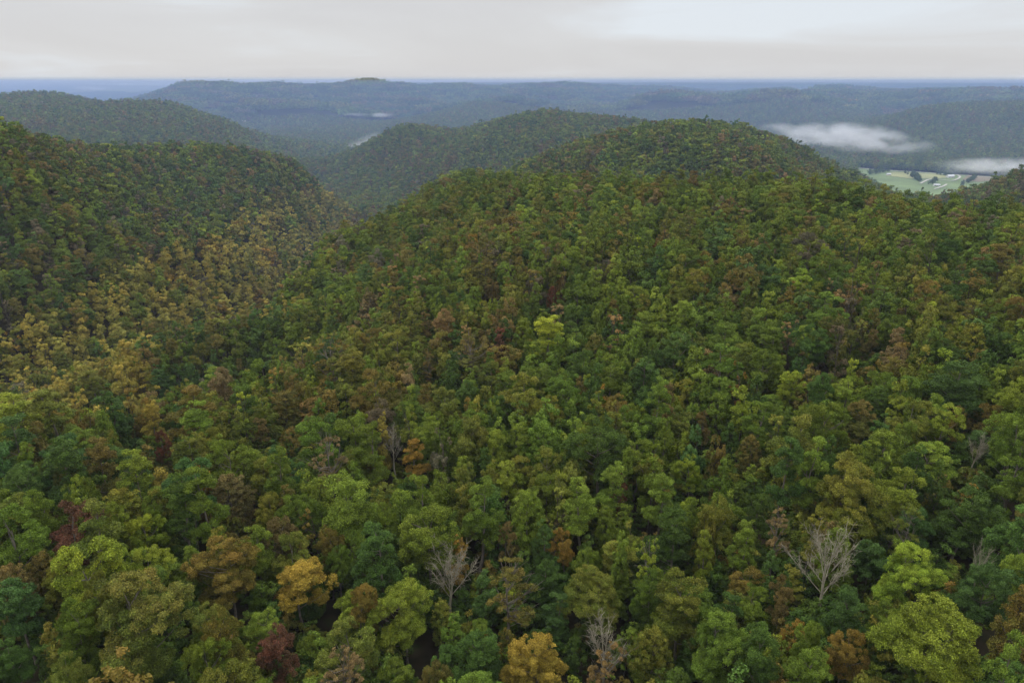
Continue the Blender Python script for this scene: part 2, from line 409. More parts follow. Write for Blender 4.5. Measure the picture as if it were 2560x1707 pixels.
# ---------------------------------------------------------------- open land: fields, lanes
CLEAR = []                          # polygons on the map where no trees grow
def inside(poly, x, y):
    x = np.asarray(x); y = np.asarray(y); r = np.zeros(x.shape, bool)
    for (x0, y0), (x1, y1) in zip(poly, poly[1:] + poly[:1]):
        c = ((y0 > y) != (y1 > y)) & (x < (x1 - x0) * (y - y0) / (y1 - y0 + 1e-12) + x0)
        r ^= c
    return r

def drape(name, pix, mat, step, lift, kind, label, clear=True):
    poly = [hit(u, v)[:2] for u, v in pix]
    if clear:
        CLEAR.append(poly)
    P = np.array(poly); lo, hi = P.min(0), P.max(0)
    nx, ny = [max(2, int(math.ceil((hi[k] - lo[k]) / step)) + 1) for k in (0, 1)]
    xs, ys = np.linspace(lo[0], hi[0], nx), np.linspace(lo[1], hi[1], ny)
    X, Y = np.meshgrid(xs, ys)
    keep = inside(poly, (X[:-1, :-1] + X[1:, 1:]) / 2, (Y[:-1, :-1] + Y[1:, 1:]) / 2)
    idx = np.arange(nx * ny).reshape(ny, nx)
    q = np.stack([idx[:-1, :-1], idx[:-1, 1:], idx[1:, 1:], idx[1:, :-1]], -1)[keep]
    V = np.stack([X, Y, gz(X, Y) + lift], -1).reshape(-1, 3)
    used = np.unique(q); mp = np.zeros(len(V), int); mp[used] = np.arange(len(used))
    return put(name, new_mesh(name, V[used], mp[q], [mat], smooth=True), kind=kind, label=label)

M_PAST = simple_mat("pasture_grass", (0.145, 0.20, 0.075), 0.9, 0.3, 0.012)
M_HAY = simple_mat("mown_hay", (0.24, 0.25, 0.11), 0.9, 0.25, 0.01)
M_BROWN = simple_mat("stubble", (0.23, 0.19, 0.12), 0.9, 0.25, 0.01)
M_LANE = simple_mat("pale_gravel", (0.50, 0.47, 0.42), 0.9, 0.15, 0.2)
M_GLADE = simple_mat("glade_grass", (0.13, 0.17, 0.05), 0.9, 0.35, 0.3)
drape("field", [(2128,419),(2210,424),(2330,431),(2420,437),(2500,441),(2530,456),(2500,500),(2400,520),(2300,520),(2220,500),(2150,460)], M_PAST, 7, 0.5, "structure", "pale green pasture on the valley floor behind the wooded crest", True)
drape("field", [(2230,430),(2330,434),(2390,441),(2340,449),(2270,447),(2215,440)], M_HAY, 6, 1.0, "structure", "mown yellow-green strip across the middle of the valley pasture")
drape("field", [(2420,438),(2500,443),(2500,452),(2440,456),(2405,452)], M_BROWN, 6, 1.0, "structure", "tan stubble field beside the farm lane, below the low fog")
drape("field", [(633,328),(666,329),(664,338),(650,337)], M_BROWN, 12, 1.5, "structure", "tan field in the broad valley beyond the long left hill")
drape("field", [(600,305),(640,310),(690,318),(745,322),(760,325),(700,326),(640,318),(600,312)], M_HAY, 12, 1.5, "structure", "bright green strip of fields in the broad middle valley")
drape("field", [(1984,226),(2004,223),(2028,226),(2038,231),(2010,236),(1992,233)], M_PAST, 16, 3.0, "structure", "green hilltop pasture on the plateau beyond the fog")
drape("field", [(2108,231),(2140,228),(2166,230),(2160,234),(2120,235)], M_HAY, 16, 3.0, "structure", "yellowish hilltop field right of the green hilltop pasture")
drape("glade", [(548,782),(575,778),(592,786),(578,795),(552,794)], M_GLADE, 3, 0.3, "structure", "small grassy glade in the valley bottom among yellowing trees")

def lane(pix, width, lift, label):
    P = np.array([hit(u, v)[:2] for u, v in pix])
    seg = np.hypot(*np.diff(P, axis=0).T); s = np.append(0, np.cumsum(seg)); n = max(4, int(s[-1] / 8))
    t = np.linspace(0, s[-1], n); X, Y = np.interp(t, s, P[:, 0]), np.interp(t, s, P[:, 1])
    k = np.array([1, 2, 3, 2, 1]) / 9.0
    for A in (X, Y):
        A[2:-2] = np.convolve(A, k, 'same')[2:-2]
    dx, dy = np.gradient(X), np.gradient(Y); L = np.hypot(dx, dy) + 1e-9
    w = width / 2
    a = np.stack([X - dy / L * w, Y + dx / L * w], -1); b = np.stack([X + dy / L * w, Y - dx / L * w], -1)
    V = np.vstack([np.column_stack([a, gz(a[:, 0], a[:, 1]) + lift]), np.column_stack([b, gz(b[:, 0], b[:, 1]) + lift])])
    i = np.arange(n - 1)
    put("farm_road", new_mesh("farm_road", V, np.stack([i + n, i + 1 + n, i + 1, i], -1), [M_LANE], smooth=True), kind="structure", label=label)
lane([(2301,460),(2324,449),(2357,451),(2381,455),(2395,449),(2402,442),(2393,438)], 3.2, 1.5, "pale gravel lane curving round the white farmhouse")
lane([(2143,421.5),(2228,427.5),(2302,431),(2357,436),(2424,439.5),(2488,445)], 4.0, 1.5, "straight pale road along the far edge of the pasture")
lane([(2335,474),(2357,468),(2367,462)], 3.0, 1.5, "short pale track leading to the small white shed")

# ---------------------------------------------------------------- tree building
def unit(v):
    return v / (np.linalg.norm(v, axis=-1, keepdims=True) + 1e-9)

def tubes(paths, sides=5):
    """paths: list of (pts (n,3), radii (n)) -> verts, quads"""
    V, Q, off = [], [], 0
    ang = np.arange(sides) / sides * 2 * math.pi
    for pts, rad in paths:
        pts = np.asarray(pts, float); n = len(pts)
        d = unit(np.gradient(pts, axis=0))
        ref = np.where(np.abs(d[:, 2:3]) > 0.9, np.array([[1.0, 0, 0]]), np.array([[0, 0, 1.0]]))
        e1 = unit(np.cross(d, ref)); e2 = np.cross(d, e1)
        ring = pts[:, None] + np.asarray(rad)[:, None, None] * (np.cos(ang)[None, :, None] * e1[:, None] + np.sin(ang)[None, :, None] * e2[:, None])
        V.append(ring.reshape(-1, 3))
        i, j = np.meshgrid(np.arange(n - 1), np.arange(sides), indexing='ij'); j2 = (j + 1) % sides
        Q.append((np.stack([i * sides + j, i * sides + j2, (i + 1) * sides + j2, (i + 1) * sides + j], -1).reshape(-1, 4)) + off)
        off += n * sides
    return np.vstack(V), np.vstack(Q)

def bezier(a, b, c, n=5):
    t = np.linspace(0, 1, n)[:, None]
    return (1 - t) ** 2 * np.asarray(a) + 2 * t * (1 - t) * np.asarray(b) + t ** 2 * np.asarray(c)

PROFILE = {
    'round':  lambda t: np.sqrt(np.clip(1 - ((t - 0.42) / 0.62) ** 2, 0.02, 1)),
    'tall':   lambda t: np.clip((1 - t) ** 0.48, 0.10, 1) * np.clip(0.6 + t * 2.2, 0, 1),
    'spread': lambda t: np.sqrt(np.clip(1 - t ** 2.6, 0.04, 1)) * np.clip(0.6 + t * 1.2, 0, 1),
    'wide':   lambda t: np.sqrt(np.clip(1 - t ** 2.4, 0.04, 1)) * np.clip(0.7 + t, 0, 1),
    'dome':   lambda t: np.sqrt(np.clip(1 - ((t - 0.3) / 0.72) ** 2, 0.02, 1)),
    'thin':   lambda t: np.sqrt(np.clip(1 - ((t - 0.5) / 0.6) ** 2, 0.05, 1)),
}
#          H   crown radius, crown base, clumps, clump radius, clump flatness, limbs
SHAPE = {
    'round':  (19.0, 5.0, 0.38, 96, 1.22, 0.74, 20),
    'tall':   (22.0, 3.9, 0.36, 90, 1.05, 0.80, 16),
    'spread': (19.0, 6.2, 0.48, 100, 1.30, 0.60, 24),
    'wide':   (21.0, 8.4, 0.36, 190, 1.30, 0.66, 24),
    'dome':   (18.0, 4.8, 0.32, 150, 0.82, 0.85, 12),
    'thin':   (20.5, 4.4, 0.36, 62, 0.85, 0.70, 34),
}

def build_tree(kind, seed, n_leaf, leaf, clump_mul=1.0, limbs=True, sides=5, full=False):
    r = np.random.RandomState(seed)
    H, R, zb, nc, rc, flat, nl = SHAPE[kind]
    H *= r.uniform(0.93, 1.07); R *= r.uniform(0.93, 1.08)
    nc = max(10, int(nc * clump_mul)); rc = rc / clump_mul ** 0.45
    if full or clump_mul < 0.4:
        zb *= 0.55                             # distant crowns are deep, closing the view to the ground
    zb *= H; hc = H - zb - rc * 0.5
    lean = r.uniform(-0.05, 0.05, 2)
    ph = r.uniform(0, 6.28, 4)
    if kind == 'dome':
        k = np.arange(nc)
        t = ((k + r.rand(nc)) / nc) ** 0.92
        ang = k * 2.399963 + r.uniform(-0.5, 0.5, nc)
        lobe = 0.08 * np.sin(2 * ang + ph[0] + 2 * t) + 0.07 * np.sin(3 * ang + ph[1] - 3 * t) + r.uniform(-0.06, 0.06, nc)
        rr = R * PROFILE[kind](t) * (1 + lobe) * np.sqrt(r.uniform(0.25, 1.0, nc)) * 0.94
        cz = zb + t * hc + r.uniform(-0.5, 0.5, nc) - (rr / R) ** 2 * 0.9
        cen = np.stack([rr * np.cos(ang), rr * np.sin(ang), cz], -1)
        bough = r.randint(0, 8, nc); bl = r.rand(8)
    else:
        # boughs: a handful of billowing sub-crowns of unequal size, with dark creases between them
        nb = {'round': 10, 'tall': 11, 'spread': 11, 'thin': 9, 'wide': 20}[kind]
        if clump_mul < 0.4:
            nb = 6
        if full:
            nb = max(6, int(nb * 0.8))
        q = np.arange(nb); tb = ((q + r.uniform(0.1, 0.9, nb)) / nb) * 0.92
        tb[-1] = 0.93
        ab = q * 2.399963 + r.uniform(-0.9, 0.9, nb) + ph[0]
        skew = 1 + 0.28 * np.sin(ab + ph[1]) + 0.14 * np.sin(2 * ab + ph[2])
        rb_pos = R * PROFILE[kind](tb) * r.uniform(0.34, 0.72, nb) * skew
        rb_pos[-1] *= 0.5
        rb = R * r.uniform(0.32, 0.54, nb) * (0.72 if kind == 'wide' else 1.0) * (0.62 + 0.38 * PROFILE[kind](tb)) * (1.12 if kind == 'tall' else 1.0)
        if full:                               # seen from afar the boughs close up into one rounded crown
            rb *= 1.2; rb_pos *= 0.88
        bc = np.stack([rb_pos * np.cos(ab), rb_pos * np.sin(ab), zb + tb * hc + r.uniform(-0.7, 0.7, nb)], -1)
        bough = r.choice(nb, nc, p=rb ** 2 / (rb ** 2).sum())
        d = unit(r.normal(size=(nc, 3)))
        lo = -0.8 if full else -0.35
        d[:, 2] = np.where(d[:, 2] < lo, -d[:, 2] * r.uniform(0.1, 1.0, nc), d[:, 2])
        d = unit(d + np.column_stack([np.cos(ab[bough]), np.sin(ab[bough]), np.zeros(nc)]) * 0.30)
        cen = bc[bough] + d * (rb[bough] * r.uniform(0.62, 1.02, nc))[:, None] * np.array([1, 1, 0.82])
        cen[:, 2] = np.minimum(cen[:, 2], H - 0.35 * rc)
        bl = r.rand(nb)
        rr = np.hypot(cen[:, 0], cen[:, 1]); t = np.clip((cen[:, 2] - zb) / hc, 0, 1)
        ang = np.arctan2(cen[:, 1], cen[:, 0])
        rc *= 0.76
    cen[:, 0] += lean[0] * cen[:, 2]; cen[:, 1] += lean[1] * cen[:, 2]
    crad = rc * r.uniform(0.6, 1.4, nc) * (0.8 + 0.3 * (1 - t))
    # leaves sit on the upper and outer skin of each clump
    w = crad ** 2; per = r.choice(nc, n_leaf, p=w / w.sum())
    o = r.normal(size=(n_leaf, 3)); o = unit(o)
    o[:, 2] = np.where(o[:, 2] < (-0.75 if full else -0.35), -o[:, 2] * r.uniform(0.2, 1.0, n_leaf), o[:, 2])
    out = np.stack([cen[per, 0] - lean[0] * cen[per, 2], cen[per, 1] - lean[1] * cen[per, 2], np.zeros(n_leaf)], -1) / R
    o = unit(o + out * 0.55)
    rad = (1 - 0.42 * r.rand(n_leaf) ** 1.6) * crad[per]
    pos = cen[per] + o * rad[:, None] * np.array([1, 1, flat])
    pos += r.normal(scale=0.14, size=pos.shape) * rc
    nrm = unit(o * 0.6 + np.array([0, 0, 0.5]) + r.normal(size=o.shape) * 0.55)
    if full:
        nrm = unit(o * 0.55 + out * 0.5 + np.array([0, 0, 0.45]) + r.normal(size=o.shape) * 0.34)
    tg = unit(np.cross(nrm, r.normal(size=o.shape))); bt = np.cross(nrm, tg)
    L = leaf * r.uniform(0.65, 1.35, n_leaf)[:, None] * 0.5; W = L * 0.66
    droop = np.array([0, 0, -0.18])
    V = np.stack([pos - tg * L, pos + bt * W, pos + tg * L + droop * L, pos - bt * W], 1).reshape(-1, 3)
    Q = np.arange(n_leaf * 4).reshape(-1, 4)
    clv = np.clip(0.28 * r.rand(nc) + 0.55 * bl[bough] + 0.45 * (t - 0.35) + 0.12 * np.sin(ang + ph[3]), 0, 1)
    lv = np.repeat(np.clip(clv[per] + r.uniform(-0.12, 0.12, n_leaf), 0, 1), 4)
    lr = np.repeat(np.clip(r.rand(n_leaf) ** 1.8 * 0.62 + 0.38 * r.rand(nc)[per] ** 1.3, 0, 1), 4)  # random leaf tone, skewed to paint glints and lit-and-dark contrast
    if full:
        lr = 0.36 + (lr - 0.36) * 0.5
    # trunk with limbs reaching into the clumps
    zt = H * (0.9 if kind == 'tall' else 0.8)
    zz = np.linspace(-1.0, zt, 8)
    wob = np.cumsum(r.normal(scale=0.12, size=(8, 2)), axis=0); wob[:2] = 0
    tr = np.column_stack([lean[0] * zz + wob[:, 0], lean[1] * zz + wob[:, 1], zz])
    r0 = 0.30 if kind != 'spread' else 0.36
    paths = [(tr, np.linspace(r0 * 1.15, 0.06, 8))]
    if limbs:
        order = r.permutation(nc); first = {}
        for c in order:                        # one limb to each bough, a few more for the twiggy kind
            first.setdefault(int(bough[c]), int(c))
        pick = list(first.values()) + (list(order[:nl - 10]) if kind == 'thin' else list(order[:3]))
        for c in pick:
            hz = rr[c] * r.uniform(0.55, 0.95)
            z0 = np.clip(cen[c, 2] - hz, zb * 0.75, zt * 0.95)
            a = [np.interp(z0, zz, tr[:, 0]), np.interp(z0, zz, tr[:, 1]), z0]
            mid = (np.array(a) * 0.45 + cen[c] * 0.55) + np.array([0, 0, -0.35 * hz * 0.4])
            e = cen[c] + unit(cen[c] - np.array(a)) * crad[c] * (0.85 if kind == 'thin' else 0.3)
            q0 = 0.04 + 0.010 * hz
            paths.append((bezier(a, mid, e, 5), np.linspace(q0 * 1.25, 0.03, 5)))
            if kind == 'thin':
                for _ in range(2):
                    m0 = bezier(a, mid, e, 5)[2]
                    e2 = e + r.normal(scale=1.0, size=3) + np.array([0, 0, 0.5])
                    paths.append((bezier(m0, (m0 + e2) / 2 + r.normal(scale=.2, size=3), e2, 4), np.linspace(0.045, 0.022, 4)))
    TV, TQ = tubes(paths, sides)
    return dict(leaf=(V, Q, lv, lr), wood=(TV, TQ), H=H, R=R, ctr=zb + 0.5 * hc, kind=kind)

def build_bare(seed, fan=0.5, H=21.0, R=4.6, n_limb=7, zb=0.35, thick=1.0):
    """leafless tree: trunk and a few limbs, each limb with its own forks and twigs"""
    r = np.random.RandomState(seed)
    zz = np.linspace(-1.0, H * 0.62, 7)
    wob = np.cumsum(r.normal(scale=0.16, size=(7, 2)), axis=0); wob[:2] = 0
    tr = np.column_stack([wob[:, 0], wob[:, 1], zz])
    trunk = tubes([(tr, np.linspace(0.34, 0.13, 7) * thick)], 6)
    limbs = []
    for k in range(n_limb):
        a = 2.399963 * k + r.uniform(-0.4, 0.4)
        f = k / max(1, n_limb - 1)
        z0 = H * (zb + (0.60 - zb) * f)
        s = np.array([np.interp(z0, zz, tr[:, 0]), np.interp(z0, zz, tr[:, 1]), z0])
        out = R * r.uniform(0.65, 1.05) * (1 - 0.55 * f)
        top = H * (zb + 0.22 + (0.92 - zb - 0.22) * (f * 0.6 + 0.4 * fan)) + r.uniform(-1, 1)
        e = np.array([s[0] + out * math.cos(a), s[1] + out * math.sin(a), max(top, z0 + 1.5)])
        main = bezier(s, (s + e) / 2 + np.array([0, 0, (-0.18 + 0.25 * (1 - fan)) * out]), e, 7)
        paths = [(main, np.linspace(0.105, 0.034, 7) * thick)]
        for q in range(9):
            b = main[2 + (q % 5)] * 1.0
            d = unit(main[-1] - main[0] + r.normal(scale=2.0, size=3) + np.array([0, 0, 1.4]))
            ln = r.uniform(1.4, 3.4)
            e2 = b + d * ln
            sub = bezier(b, (b + e2) / 2 + r.normal(scale=.3, size=3), e2, 5)
            paths.append((sub, np.linspace(0.045, 0.02, 5) * thick))
            for _ in range(9):
                c = sub[r.randint(1, 5)]
                e3 = c + unit(d + r.normal(scale=0.75, size=3)) * r.uniform(0.5, 1.5)
                paths.append((bezier(c, (c + e3) / 2 + r.normal(scale=.12, size=3), e3, 3), np.array([0.022, 0.016, 0.010]) * thick))
        limbs.append(tubes(paths, 3))
    return dict(trunk=trunk, limbs=limbs, H=H, R=R, ctr=H * 0.66, kind='bare')

def merged(tag, T):
    V, Q, lv, lr = T['leaf']; W, WQ = T['wood']
    n = len(V)
    z = np.zeros(len(W))
    return new_mesh(tag, np.vstack([V, W]), np.vstack([Q, WQ + n]), [M_LEAF, M_DARK],
                    {"lv": np.concatenate([lv, z]), "lr": np.concatenate([lr, z])},
                    np.concatenate([np.zeros(len(Q)), np.ones(len(WQ))]))

# near trees: crown and trunk apart, the full count of leaves
NEAR = []                           # dicts: kind, crown mesh, trunk mesh, sizes
for kind, seeds in (('round', range(7)), ('tall', range(10, 14)), ('spread', range(20, 23)), ('wide', range(25, 28)), ('dome', range(30, 31)), ('thin', range(40, 43))):
    for s in seeds:
        n = {'round': 36000, 'tall': 31000, 'spread': 39000, 'wide': 82000, 'dome': 36000, 'thin': 14000}[kind]
        T = build_tree(kind, 100 + s, n, 0.215, 1.6)
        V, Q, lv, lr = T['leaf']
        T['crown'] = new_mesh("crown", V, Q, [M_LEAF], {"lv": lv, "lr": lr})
        T['trunk'] = new_mesh("trunk", *T['wood'], [M_BARK], smooth=True)
        del T['leaf'], T['wood']
        NEAR.append(T)
for s, fan, H, R, nl, zb in ((60, 0.9, 19.0, 4.6, 9, 0.34), (61, 0.45, 24.0, 5.4, 10, 0.36), (62, 0.6, 20.0, 4.2, 7, 0.40), (63, 0.3, 21.0, 2.4, 5, 0.5)):
    T = build_bare(s, fan, H, R, nl, zb)
    T['trunk'] = new_mesh("trunk", *T['trunk'], [M_PALE], smooth=True)
    T['limbs'] = [new_mesh("limb", *q, [M_PALE], smooth=True) for q in T['limbs']]
    NEAR.append(T)
NEAR_OF = {}
for k, T in enumerate(NEAR):
    NEAR_OF.setdefault(T['kind'], []).append(k)

# prototypes for the woods farther off (never linked to the scene themselves)
PROTO = bpy.data.collections.new("forest_prototypes")
PIDX = {}
_names = []
def proto(level, kind, mesh, T):
    nm = f"tree_{len(_names):02d}"
    o = bpy.data.objects.new(nm, mesh); PROTO.objects.link(o); _names.append(nm)
    PIDX.setdefault((level, kind), []).append((len(_names) - 1, T['H'], T['R'], T['ctr']))
for kind, n in (('round', 4), ('tall', 3), ('spread', 2), ('thin', 2), ('dome', 1)):
    for s in range(n):
        T = build_tree(kind, 300 + s + 17 * len(kind), 2200 if kind == 'thin' else 6000, 0.48, 1.0, True, 4, True)
        proto('mid', kind, merged("tree_mid", T), T)
for kind, n in (('round', 4), ('tall', 3), ('thin', 1)):
    for s in range(n):
        T = build_tree(kind, 500 + s + 17 * len(kind), 600 if kind == 'thin' else 1500, 0.98, 0.6, kind == 'thin', 3, True)
        proto('far', kind, merged("tree_far", T), T)
for kind, n in (('round', 4), ('tall', 2)):
    for s in range(n):
        T = build_tree(kind, 700 + s, 260, 2.1, 0.42, False, 3, True)
        proto('speck', kind, merged("tree_speck", T), T)
def patch_mesh(seed, size=70.0, step=8.6):
    """a stand of distant crowns, too far off to tell the leaves apart"""
    r = np.random.RandomState(seed); Vs, Qs, lvs, lrs, off = [], [], [], [], 0
    for gx in np.arange(-size / 2, size / 2, step):
        for gy in np.arange(-size / 2, size / 2, step):
            c = np.array([gx, gy]) + r.uniform(-3, 3, 2)
            if np.hypot(*c) > size * 0.55:
                continue
            T = build_tree('round', r.randint(1 << 30), 46, 4.6, 0.14, False, 3)
            V, Q, lv, lr = T['leaf']
            V = V * r.uniform(0.8, 1.2) + np.array([c[0], c[1], r.uniform(-2, 2)])
            Vs.append(V); Qs.append(Q + off); off += len(V)
            lvs.append(np.clip(lv * 0.5 + r.rand() * 0.7, 0, 1)); lrs.append(np.clip(lr * 0.5 + 0.5 * r.rand(), 0, 1))
    return new_mesh("stand", np.vstack(Vs), np.vstack(Qs), [M_LEAF], {"lv": np.concatenate(lvs), "lr": np.concatenate(lrs)})
for s in range(3):
    proto('patch', 'round', patch_mesh(900 + s), dict(H=20, R=35, ctr=12))

# ---------------------------------------------------------------- leaf colours (tint, tint2), base tones; lr adds painted light contrast
TINT = {
    'green': ((0.088, 0.137, 0.015), (0.137, 0.190, 0.022)),
    'light': ((0.126, 0.180, 0.019), (0.198, 0.249, 0.029)),
    'deep': ((0.048, 0.087, 0.015), (0.079, 0.131, 0.021)),
    'blue': ((0.053, 0.104, 0.024), (0.088, 0.154, 0.034)),
    'olive': ((0.102, 0.132, 0.017), (0.184, 0.180, 0.027)),
    'brown': ((0.107, 0.107, 0.020), (0.200, 0.142, 0.031)),
    'rust': ((0.123, 0.102, 0.030), (0.203, 0.137, 0.042)),
    'tips': ((0.097, 0.118, 0.017), (0.191, 0.145, 0.027)),
    'gold': ((0.220, 0.180, 0.028), (0.360, 0.261, 0.042)),
    'lemon': ((0.142, 0.205, 0.019), (0.278, 0.329, 0.028)),
    'amber': ((0.170, 0.120, 0.022), (0.280, 0.168, 0.027)),
    'red': ((0.095, 0.053, 0.023), (0.174, 0.056, 0.030)),
    'tan': ((0.174, 0.130, 0.049), (0.261, 0.168, 0.063)),
    'grey': ((0.107, 0.100, 0.056), (0.174, 0.139, 0.081)),
    'poplar': ((0.235, 0.222, 0.040), (0.420, 0.335, 0.060)),
    'bare':   ((0.1, 0.1, 0.1), (0.1, 0.1, 0.1)),
}
WORD = {'green': 'mid-green', 'light': 'light green', 'deep': 'dark green', 'blue': 'bluish-green', 'olive': 'olive', 'brown': 'brownish olive', 'rust': 'rust-brown',
        'tips': 'orange-tipped green', 'gold': 'golden', 'lemon': 'yellow-green', 'amber': 'amber', 'red': 'dark red', 'tan': 'tan', 'grey': 'grey-brown', 'poplar': 'yellowing', 'bare': 'pale grey'}
FORM = {'round': 'round-crowned', 'tall': 'tall pointed', 'spread': 'broad-crowned', 'dome': 'domed', 'wide': 'broad-crowned', 'thin': 'thin-leaved', 'bare': 'leafless'}

def jitter(c, r, amt=0.20):
    t1, t2 = TINT[c]
    k = r.uniform(1 - amt, 1 + amt); h = r.uniform(-0.10, 0.10)
    f = lambda t: (t[0] * k * (1 + h), t[1] * k, t[2] * k * (1 - h), 1.0)
    return f(t1), f(t2)

